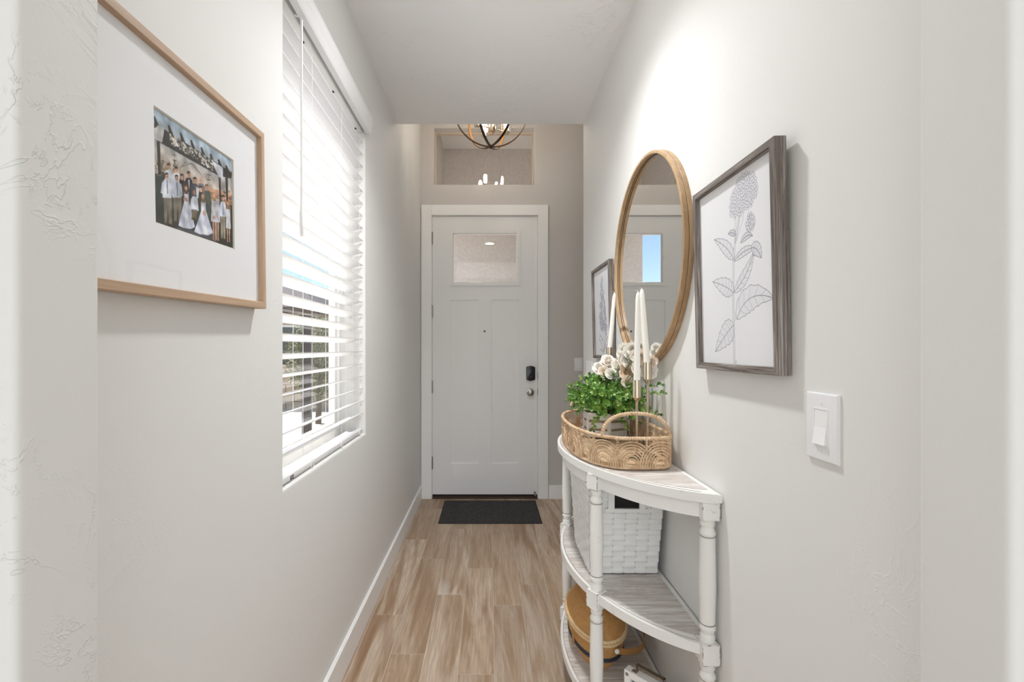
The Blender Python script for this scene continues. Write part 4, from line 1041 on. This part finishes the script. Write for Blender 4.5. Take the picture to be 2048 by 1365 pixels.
obj('inner_lining', bm, mat('pale_lining', (196, 194, 190), .9), wb)
NS = (6, 7, 6, 7); NR = 16
HS0, HS1, HT0 = 2.0/6, 4.0/6, 11.95/16                              # handle opening on the front
def ribbon(path, hz, th):
    """path: [(point centre, outward)], strip of height hz standing upright"""
    bm = B(); rows = []
    for p, nrm in path:
        rows.append([bm.verts.new(p+Vector((0, 0, z))+nrm*o) for z, o in ((-hz/2, 0), (-hz/2*.92, th), (hz/2*.92, th), (hz/2, 0))])
    for a, b in zip(rows, rows[1:]):
        for k in range(3): bm.faces.new((a[k], b[k], b[k+1], a[k+1]))
    return bm
nrms = (Vector((0, -1, 0)), Vector((1, 0, 0)), Vector((0, 1, 0)), Vector((-1, 0, 0)))
for sd in range(4):
    for k in range(NS[sd]):
        s0, s1 = sd+(k+.06)/NS[sd], sd+(k+.94)/NS[sd]; top = .995
        if sd == 0 and k in (2, 3): top = HT0
        bm = B(); rows = []
        for i in range(3):
            t = top*i/2; rows.append([bm.verts.new(bk_pt(s0, t, 0)), bm.verts.new(bk_pt(s0+.01/NS[sd], t, .0018)), bm.verts.new(bk_pt(s1-.01/NS[sd], t, .0018)), bm.verts.new(bk_pt(s1, t, 0))])
        for a, b in zip(rows, rows[1:]):
            for j in range(3): bm.faces.new((a[j], a[j+1], b[j+1], b[j]))
        obj('stake', bm, M['strip'], wb, 40)
rw = random.Random(5)
for r_ in range(NR):
    t = (r_+.5)/NR; hz = (BZ1-BZ0)/NR*.93*(1.12 if r_ == NR-1 else 1)
    segs = [[]]
    for sd in range(4):
        n = NS[sd]*8
        for i in range(n):
            s = sd+i/n; ph = i/8
            if sd == 0 and t > HT0 and r_ < NR-1 and HS0-.02 < s < HS1+.02:
                if segs[-1]: segs.append([])
                continue
            par = (int(ph)+r_+(sum(NS[:sd]) % 2)) % 2
            x = ph-int(ph); amp = .0034*math.sin(PI*x)**.5*(1 if par == 0 else -1)
            if r_ >= NR-1: amp = .0030
            segs[-1].append((bk_pt(s+1e-6, t, amp), nrms[sd]))
    if len(segs) == 1: segs[0].append(segs[0][0])
    else: segs[-1].append((bk_pt(0, t, 0), nrms[0])); segs = [segs[1]+segs[0]] if False else segs
    first_ = True
    bm = B()
    for sg in segs:
        if len(sg) < 2: continue
        b2 = ribbon(sg, hz, .0012); me = bpy.data.meshes.new('t'); b2.to_mesh(me); b2.free(); bm.from_mesh(me); bpy.data.meshes.remove(me)
    obj('weaver', bm, M['strip'], wb, 60)
hz = (BZ1-BZ0)/NR
bm = B()
a, b = bk_pt(HS0, .9, .004), bk_pt(HS1, .9, .004)
zh0 = BZ0+(BZ1-BZ0)*HT0; zh1 = BZ0+(BZ1-BZ0)*(NR-1)/NR
for xa, xb in ((a.x-.020, a.x+.001), (b.x-.001, b.x+.020)): box(bm, xa, a.y-.0045, zh0-.004, xb, a.y+.001, zh1+.004)
box(bm, a.x-.03, a.y-.0035, zh0-.012, b.x+.03, a.y, zh0)
obj('handle_edging', bm, M['strip'], wb)
bm = B(); q = bk_pt(HS0+.001, .9, -.0025); box(bm, a.x, q.y, zh0, b.x, q.y+.002, zh1); obj('handle_shade_sheet', bm, M['dark'], wb, label='dark sheet painted as shade in the handle cut-out')  # dark sheet stands in for the shade inside the basket
# ------------------------------------------------------------------ lidded oval coil basket on the lower shelf
ZL = .150
hb = thing('lidded_basket', (.415, 1.84, ZL), 'lidded oval honey-brown coil basket with leather handle on the lower shelf', 'basket')
M['coil'] = mat('honey_reed', (196, 142, 78), .5, spec=.4); g = G(M['coil'])
at = g.n('Attribute', attribute_name='tone'); nn = g.noise(g.coords(), 60, 3)
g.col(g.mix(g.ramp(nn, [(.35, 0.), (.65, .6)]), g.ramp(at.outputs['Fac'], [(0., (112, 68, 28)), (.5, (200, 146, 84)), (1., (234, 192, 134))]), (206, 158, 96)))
M['navy'] = mat('navy_reed', (56, 60, 70), .6); M['creamreed'] = mat('cream_reed', (226, 196, 150), .5)
M['leather'] = mat('tan_leather', (176, 128, 74), .45); M['discw'] = wood('lid_wood', [(206, 152, 96), (188, 132, 78), (218, 168, 114)], 1, 1.2, .4, .05)
HX, HY = .415, 1.84
def coil(prof, sx, sy, rows, cols, amp, twist=.5):
    """prof(t) -> (radius factor, z); surface of staggered stitches"""
    bm = B(); lay = bm.verts.layers.float.new('tone'); g_ = []
    nr, nc = rows*4, cols*4
    for i in range(nr+1):
        t = i/nr; r0, z0 = prof(t); r1, z1 = prof(min(t+.01, 1)); r2, z2 = prof(max(t-.01, 0)); dz, dr = z1-z2, r1-r2
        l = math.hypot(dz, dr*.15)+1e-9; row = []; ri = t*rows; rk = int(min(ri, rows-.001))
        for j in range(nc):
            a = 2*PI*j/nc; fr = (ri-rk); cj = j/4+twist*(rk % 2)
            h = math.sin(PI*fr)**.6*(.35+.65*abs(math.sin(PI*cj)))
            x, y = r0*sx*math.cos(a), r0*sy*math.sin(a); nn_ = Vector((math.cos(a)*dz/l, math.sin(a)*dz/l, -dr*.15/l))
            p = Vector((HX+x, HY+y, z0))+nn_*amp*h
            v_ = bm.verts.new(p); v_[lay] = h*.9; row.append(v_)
        g_.append(row)
    for i in range(nr):
        for j in range(nc): bm.faces.new((g_[i][j], g_[i][(j+1) % nc], g_[i+1][(j+1) % nc], g_[i+1][j])).smooth = True
    return bm
SX_, SY_ = .104, .196
ZR = ZL+.130
bprof = lambda t: (.66+.34*math.sin(PI*.5*t)**.9, ZL+.003+(ZR-ZL-.006)*t)
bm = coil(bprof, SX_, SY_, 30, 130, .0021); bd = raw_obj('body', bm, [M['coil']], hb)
bm = B(); prism(bm, [(HX+SX_*.67*math.cos(2*PI*k/40), HY+SY_*.67*math.sin(2*PI*k/40)) for k in range(40)], ZL+.0005, ZL+.006); obj('base_disc', bm, M['discw'], hb)
lprof = lambda t: (1.0-.50*t**1.15, ZR+.012+.060*math.sin(PI*.5*t)**1.1)
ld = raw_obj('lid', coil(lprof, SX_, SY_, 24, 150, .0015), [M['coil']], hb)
bm = B(); zt_ = ZR+.072
lathe(bm, [(.50, zt_-.006), (.51, zt_-.001), (.50, zt_+.003), (.3, zt_+.0045), (.01, zt_+.005)], (HX, HY), 48, SX_, SY_); obj('lid_disc', bm, M['discw'], ld, 40)
def oval(z, k=1.0, n=110, o=0): return [(HX+(SX_*k+o)*math.cos(2*PI*i/n), HY+(SY_*k+o)*math.sin(2*PI*i/n), z) for i in range(n)]
for (z, o, r_) in ((ZR+.009, .003, .0062), (ZR-.004, .002, .0058)): wrap_rope('rim_coil', oval(z, 1, 140, o), r_, hb, True, .0125, M['creamreed'])
t_b = .52; rb, zb = bprof(t_b)
for dz in (-.006, .004): wrap_rope('navy_braid', oval(zb+dz, rb, 110, .002), .0044, hb, True, .014, M['navy'])
# leather bail folded down to the right, with white pivot buttons
bp0 = Vector((HX+.030, HY-SY_*.97-.004, ZR-.022)); bp1 = Vector((HX+.030, HY+SY_*.97+.004, ZR-.022)); pts = []
for i in range(41):
    a = PI*i/40; pts.append(Vector((HX+.030+.150*math.sin(a)**.75, HY-(SY_*.97+.006)*math.cos(a), ZR-.022-.022*math.sin(a))))
bm = B(); rows = []
for i, p in enumerate(pts):
    tn = (pts[min(i+1, 40)]-pts[max(i-1, 0)]).normalized(); sd = tn.cross(Vector((0, 0, 1))); sd = sd.normalized(); up = Vector((0, 0, 1))
    rows.append([bm.verts.new(p+sd*s1*.0016+up*s2*.0105) for s1, s2 in ((-1, -1), (1, -1), (1, 1), (-1, 1))])
for a, b in zip(rows, rows[1:]):
    for k in range(4): bm.faces.new((a[k], a[(k+1) % 4], b[(k+1) % 4], b[k]))
bm.faces.new(rows[0]); bm.faces.new(rows[-1][::-1]); bh = obj('bail_handle', bm, M['leather'], hb, 40)
for sgn, p in ((-1, bp0), (1, bp1)):
    bm = B(); b2 = lathe(B(), [(.0085, 0), (.0085, .003), (.007, .0055), (.002, .0065)], n=16); bmesh.ops.transform(b2, matrix=Matrix.Translation(p+Vector((.003, sgn*.002, 0))) @ Matrix.Rotation(PI/2*(1 if sgn < 0 else -1), 4, 'X'), verts=b2.verts[:]); obj('pivot_button', b2, M['cream'], bh, 40); bm.free()
bm = B(); tube(bm, [(HX-SX_-.004, HY-.10, ZR-.004), (HX-SX_*.9-.008, HY-.10, ZR-.03), (HX-SX_*.9-.009, HY-.10, ZR-.055)], .003, 6); box(bm, HX-SX_*.9-.013, HY-.103, ZR-.058, HX-SX_*.9-.005, HY-.097, ZR-.012, .001, 1); obj('leather_tab', bm, M['leather'], hb)
# ------------------------------------------------------------------ white vase behind the basket
vs_ = thing('vase', (.43, 2.16, .150), 'plain white rounded vase behind the lidded basket on the lower shelf', 'vase')
bm = B(); lathe(bm, [(.030, .1505), (.040, .155), (.052, .19), (.056, .23), (.052, .275), (.038, .31), (.024, .328), (.022, .345), (.025, .352), (.021, .350), (.019, .33)], (.43, 2.16), 32, cap=False); bv2 = obj('body', bm, mat('white_ceramic', (238, 236, 232), .35), vs_, 40)
bm = B(); lathe(bm, [(.0255, .3505), (.0262, .353), (.0235, .3535), (.0215, .351)], (.43, 2.16), 32, cap=False); obj('lip', bm, mat('white_glaze', (240, 238, 234), .25), vs_, 40)
# ------------------------------------------------------------------ small white frame with bail handle
hf = thing('handled_frame', (.497, 1.445, .150), 'small white wooden box frame with metal handle at near end of lower shelf', 'frame', None, math.radians(-47))
fw, fh, fd = .165, .148, .030
for (a, b, c, d) in ((-fw/2, 0, -fw/2+.022, fh), (fw/2-.022, 0, fw/2, fh), (-fw/2+.022, 0, fw/2-.022, .022), (-fw/2+.022, fh-.022, fw/2-.022, fh)):
    bm = B(); box(bm, a, -fd/2, b+.0005, c, fd/2, d, .0015, 1); obj('frame_rail', bm, M['white'], hf, None, True)
bm = B(); box(bm, -fw/2+.02, -.002, .02, fw/2-.02, .001, fh-.02); obj('pane', bm, mat('grey_pane', (118, 118, 116), .15), hf, None, True)
for sx_ in (-1, 1):
    bm = B(); disc_y(bm, (sx_*(fw/2-.011), -fd/2, fh-.011), 0, 0, 14, [(.0055, 0), (.005, .002), (.002, .003)]); obj('stud', bm, M['nickel'], hf, 40, True)
bm = B(); hw_ = .045; rows = []
hp = [(-hw_, 0), (-hw_, .026), (hw_, .026), (hw_, 0)]
for (xa, za, xb, zb_) in ((-hw_-.001, fh, -hw_+.001, fh+.026), (hw_-.001, fh, hw_+.001, fh+.026), (-hw_-.001, fh+.024, hw_+.001, fh+.026)): box(bm, xa, -.007, za, xb, .007, zb_)
for sx_ in (-1, 1): lathe(bm, [(.006, fh), (.006, fh+.002), (.003, fh+.004)], (sx_*(hw_+.009), 0), 12); box(bm, sx_*hw_-.001, -.006, fh, sx_*(hw_+.016), .006, fh+.0012)
obj('bail_handle', bm, mat('aged_metal', (150, 138, 122), .35, 1), hf, None, True)
# ------------------------------------------------------------------ entry chandelier
CHX, CHY, CHZ, CHR = (981.5-CX)/F*3.52, 3.52, 3.103, .280
ch = thing('chandelier', (CHX, CHY, FC), 'orb chandelier of dark and gold metal hoops hanging in the entry', 'chandelier')
M['bronze'] = mat('dark_bronze_hoop', (74, 66, 58), .4, .85); M['woodtone'] = mat('warm_gold_hoop', (176, 126, 70), .35, .6)
for k, a in enumerate((math.radians(8), math.radians(68), math.radians(128))):
    for nm, ri, mm_ in (('hoop', CHR, M['bronze']), ('hoop_lining', CHR-.0032, M['woodtone'])):
        bm = B(); n = 72; rows = []
        dv = Vector((math.cos(a), math.sin(a), 0)); nv = Vector((-math.sin(a), math.cos(a), 0)); zz = k*.0012
        for i in range(n):
            t = 2*PI*i/n; rad = dv*math.cos(t)+Vector((0, 0, math.sin(t)))
            rows.append([bm.verts.new(Vector((CHX, CHY, CHZ))+rad*(ri-zz+o)+nv*s*.0095) for o, s in ((0, -1), (0, 1), (-.0028, 1), (-.0028, -1))])
        for i in range(n):
            p, q = rows[i], rows[(i+1) % n]
            for j in range(4): bm.faces.new((p[j], p[(j+1) % 4], q[(j+1) % 4], q[j]))
        o = obj(nm, bm, mm_, ch if nm == 'hoop' else last, 40); last = o
bm = B(); lathe(bm, [(.003, CHZ-CHR-.012), (.006, CHZ-CHR-.010), (.006, CHZ-CHR-.004), (.011, CHZ-CHR-.002), (.011, CHZ-CHR+.004), (.004, CHZ-CHR+.010), (.004, CHZ-CHR+.02)], (CHX, CHY), 14); obj('finial', bm, M['bronze'], ch, 40)
bm = B(); lathe(bm, [(.006, CHZ-.188), (.012, CHZ-.184), (.012, CHZ-.170), (.026, CHZ-.164), (.029, CHZ-.158), (.029, CHZ-.118), (.010, CHZ-.110), (.008, CHZ), (.006, CHZ+CHR)], (CHX+.008, CHY), 20); obj('hub', bm, M['brass'], ch, 40)
bm = B(); tube(bm, [(CHX, CHY, CHZ+CHR-.005), (CHX, CHY, FC-.02)], .005, 8); obj('hanging_rod', bm, M['bronze'], ch)
bm = B(); lathe(bm, [(.065, FC-.001), (.065, FC-.015), (.05, FC-.025), (.01, FC-.03)], (CHX, CHY), 24); obj('ceiling_cup', bm, M['bronze'], ch, 40)
M['bulb'] = mat('lit_bulb', (255, 230, 190), .4, emit=((1, .90, .78), 17))
for k in range(4):
    a = math.radians(28+90*k); dv = Vector((math.cos(a), math.sin(a), 0)); c = Vector((CHX+.008, CHY, 0))+dv*.125; zb = CHZ-.140
    bm = B(); tube(bm, [Vector((CHX+.008, CHY, zb))+dv*.02, Vector((CHX+.008, CHY, zb))+dv*.118], .0042, 8); ar = obj('arm', bm, M['brass'], ch, 40)
    bm = B(); lathe(bm, [(.012, zb-.014), (.022, zb-.010), (.023, zb), (.013, zb+.004), (.013, zb+.032)], (c.x, c.y), 18); obj('socket', bm, M['brass'], ar, 40)
    bm = B(); lathe(bm, [(.011, zb+.030), (.018, zb+.046), (.021, zb+.060), (.021, zb+.112), (.014, zb+.126), (.004, zb+.131)], (c.x, c.y), 16); obj('bulb', bm, M['bulb'], ar, 40)
    bm = B(); lathe(bm, [(.030, zb+.004), (.040, zb+.012), (.041, zb+.165), (.0395, zb+.165), (.0385, zb+.013), (.030, zb+.006)], (c.x, c.y), 24, cap=False); obj('glass_shade', bm, M['glass'], ar, 40)
# ------------------------------------------------------------------ recessed ceiling lights
def downlight(x, y, z, e, lab, c=(.98, .985, 1)):
    d = thing('downlight', (x, y, z), lab, 'light')
    bm = B(); lathe(bm, [(.066, z-.0005), (.088, z-.0005), (.088, z-.004), (.084, z-.006), (.066, z-.003)], (x, y), 36, cap=False); obj('trim_ring', bm, M['trim'], d, 40)
    sd_ = bpy.data.lights.new('downlight_lamp', 'SPOT'); sd_.energy = 38; sd_.spot_size = math.radians(136); sd_.spot_blend = 1.0; sd_.shadow_soft_size = .06; sd_.color = c
    so = bpy.data.objects.new('downlight_lamp', sd_); COL.objects.link(so); so.parent = d; so.location = (0, 0, -.02)
    bm = B(); lathe(bm, [(.066, z-.0012), (.066, z-.0022)], (x, y), 36); obj('lens', bm, mat('lit_lens', (255, 250, 240), .5, emit=(c, e)), d, 40)
downlight(.015, 1.69, ZC, 20, 'round white recessed light in the hall ceiling, mirrored in the door glass')
# ------------------------------------------------------------------ porch beyond the door
M['stucco'] = mat('stucco', (224, 216, 210), .9, spec=.2); g = G(M['stucco']); nn = g.noise(g.coords(), 36, 5, .65); g.bump(nn, .6, .01); g.col(g.ramp(nn, [(.3, (216, 208, 202)), (.7, (230, 223, 217))]))
PY, PH = 5.24, 3.54; PXL = -.504
bm = B(); box(bm, PXL, PY, -.15, 3.2, PY+.2, PH+.1); st('wall_porch', bm, M['stucco'])
bm = B(); box(bm, PXL-.15, ZD+.15, PH, 3.2, PY+.2, PH+.15); st('ceiling_porch', bm, mat('porch_ceiling', (238, 234, 228), .8))
bm = B(); box(bm, PXL-.15, ZD+.15, 2.62, PXL, PY+.2, PH); st('wall_porch_beam', bm, M['stucco'])
bm = B(); box(bm, -2, ZD+.16, -.12, 3.2, PY+1, -.02); st('floor_porch', bm, mat('porch_concrete', (214, 208, 200), .9))
bm = B(); box(bm, L-.62, .2, 2.83, L-.17, ZS+.6, 2.95); st('roof_eave', bm, M['trim'])
# ------------------------------------------------------------------ side yard beyond the window
bm = B(); box(bm, -60, -25, -.4, L-.17, 60, -.15); box(bm, L-.17, PY+1, -.4, 40, 60, -.15); gmat = mat('gravel', (206, 196, 182), .95); g = G(gmat); g.bump(g.noise(g.coords(), 30, 5), .5, .02); st('ground', bm, gmat)
M['block'] = mat('tan_block', (196, 180, 158), .9); g = G(M['block']); g.bump(g.noise(g.coords(), 40, 4), .3, .01)
# neighbouring house
nh = thing('neighbor_house', (-6.6, 16.5, -.15), 'tan stucco house with grey roof seen through the blind', 'house')
bm = B(); box(bm, -10.5, 13.2, -.15, -5.1, 22, 2.42); obj('walls', bm, M['block'], nh)
bm = B(); y0r, y1r = 12.6, 22.6
V_ = [bm.verts.new(p) for p in ((-11.1, y0r, 2.38), (-4.6, y0r, 2.38), (-4.6, y1r, 2.38), (-11.1, y1r, 2.38), (-9.2, 16.5, 3.62), (-6.6, 16.5, 3.62), (-6.6, 18.6, 3.62), (-9.2, 18.6, 3.62))]
for q in ((0, 1, 5, 4), (1, 2, 6, 5), (2, 3, 7, 6), (3, 0, 4, 7), (4, 5, 6, 7), (3, 2, 1, 0)): bm.faces.new([V_[k] for k in q])
rt = mat('roof_tile', (104, 98, 98), .85); g = G(rt); wv = g.n('TexWave', bands_direction='Z'); wv.inputs['Scale'].default_value = 5; g.l(g.coords(), wv.inputs[0]); g.bump(wv.outputs['Fac'], .25, .03); obj('roof', bm, rt, nh)
bm = B(); box(bm, -11.1, 12.55, 2.24, -4.55, 12.66, 2.42); box(bm, -4.66, 12.55, 2.24, -4.55, 22.6, 2.42); obj('fascia', bm, mat('brown_fascia', (112, 98, 88), .8), nh)
for xw in (-7.6, -5.9):
    bm = B(); box(bm, xw, 13.14, .75, xw+.9, 13.2, 1.95); wf_ = obj('window', bm, M['vinyl'], nh); bm = B(); box(bm, xw+.06, 13.12, .81, xw+.84, 13.145, 1.89); obj('pane', bm, mat('dark_pane', (96, 104, 108), .1), wf_)
# patio cover post close by
pp = thing('patio_post', (-2.86, 7.4, -.15), 'dark square post in the yard outside the window', 'post')
bm = B(); box(bm, -2.92, 7.34, -.15, -2.80, 7.46, 1.78, .004, 1); obj('shaft', bm, mat('dark_brown_paint', (64, 58, 56), .6), pp); bm = B(); box(bm, -2.95, 7.31, -.15, -2.77, 7.49, -.05, .004, 1); obj('foot', bm, mat('dark_foot', (70, 64, 60), .6), pp); bm = B(); box(bm, -2.95, 7.31, 1.78, -2.77, 7.49, 1.84, .004, 1); obj('cap', bm, mat('dark_cap', (70, 64, 60), .6), pp)
# low block wall, one block each
gw = thing('garden_wall', (-3.9, 11, -.15), 'low tan block garden wall beyond the tree', 'wall')
bm = B(); box(bm, -.193, -.095, 0, .193, .095, .19, .006, 1); blk = None
for r_ in range(5):
    for k in range(13):
        x = -6.6+.4*k+(.2 if r_ % 2 else 0); y = 11.2
        if blk is None: blk = obj('block', bm, M['block'], gw, None, True); o = blk
        else: o = dup(blk, gw)
        o.location = Vector((x, y, -.15+r_*.2))-wloc(gw)
bm = B(); box(bm, -6.8, 11.08, .85, -1.6, 11.32, .91, .006, 1); obj('coping', bm, M['block'], gw)
# tree
te = thing('yard_tree', (-3.3, 9.1, -.15), 'small olive green tree growing in the yard outside', 'tree')
rt_ = random.Random(9); bm = B(); tube(bm, [(-3.3, 9.1, -.15), (-3.28, 9.1, .5), (-3.33, 9.12, 1.1), (-3.3, 9.1, 1.7)], [.06, .05, .04, .02], 8)
for k in range(7):
    a = rt_.uniform(0, 6.3); z = rt_.uniform(.5, 1.3); tube(bm, [(-3.3, 9.1, z), (-3.3+.3*math.cos(a), 9.1+.3*math.sin(a), z+.35), (-3.3+.5*math.cos(a), 9.1+.5*math.sin(a), z+.6)], [.022, .014, .006], 5)
obj('trunk', bm, mat('bark', (112, 98, 84), .9), te)
bm = B()
for k in range(5200):
    while True:
        q = Vector((rt_.uniform(-1, 1), rt_.uniform(-1, 1), rt_.uniform(-1, 1)))
        if .25 < q.length < 1: break
    c = Vector((-3.3+q.x*.62, 9.1+q.y*.62, 1.12+q.z*.82)); d = Vector((rt_.gauss(0, 1), rt_.gauss(0, 1), rt_.gauss(0, 1))).normalized(); e = d.orthogonal().normalized(); s = rt_.uniform(.022, .045)
    bm.faces.new([bm.verts.new(c+d*s), bm.verts.new(c+e*s*.4), bm.verts.new(c-d*s), bm.verts.new(c-e*s*.4)])
me = bpy.data.meshes.new('foliage'); bm.to_mesh(me); bm.free(); me.transform(Matrix.Translation(-wloc(te))); me.materials.append(mat('olive_leaf', (128, 132, 98), .7)); o = bpy.data.objects.new('foliage', me); COL.objects.link(o); o.parent = te; o['kind'] = 'stuff'
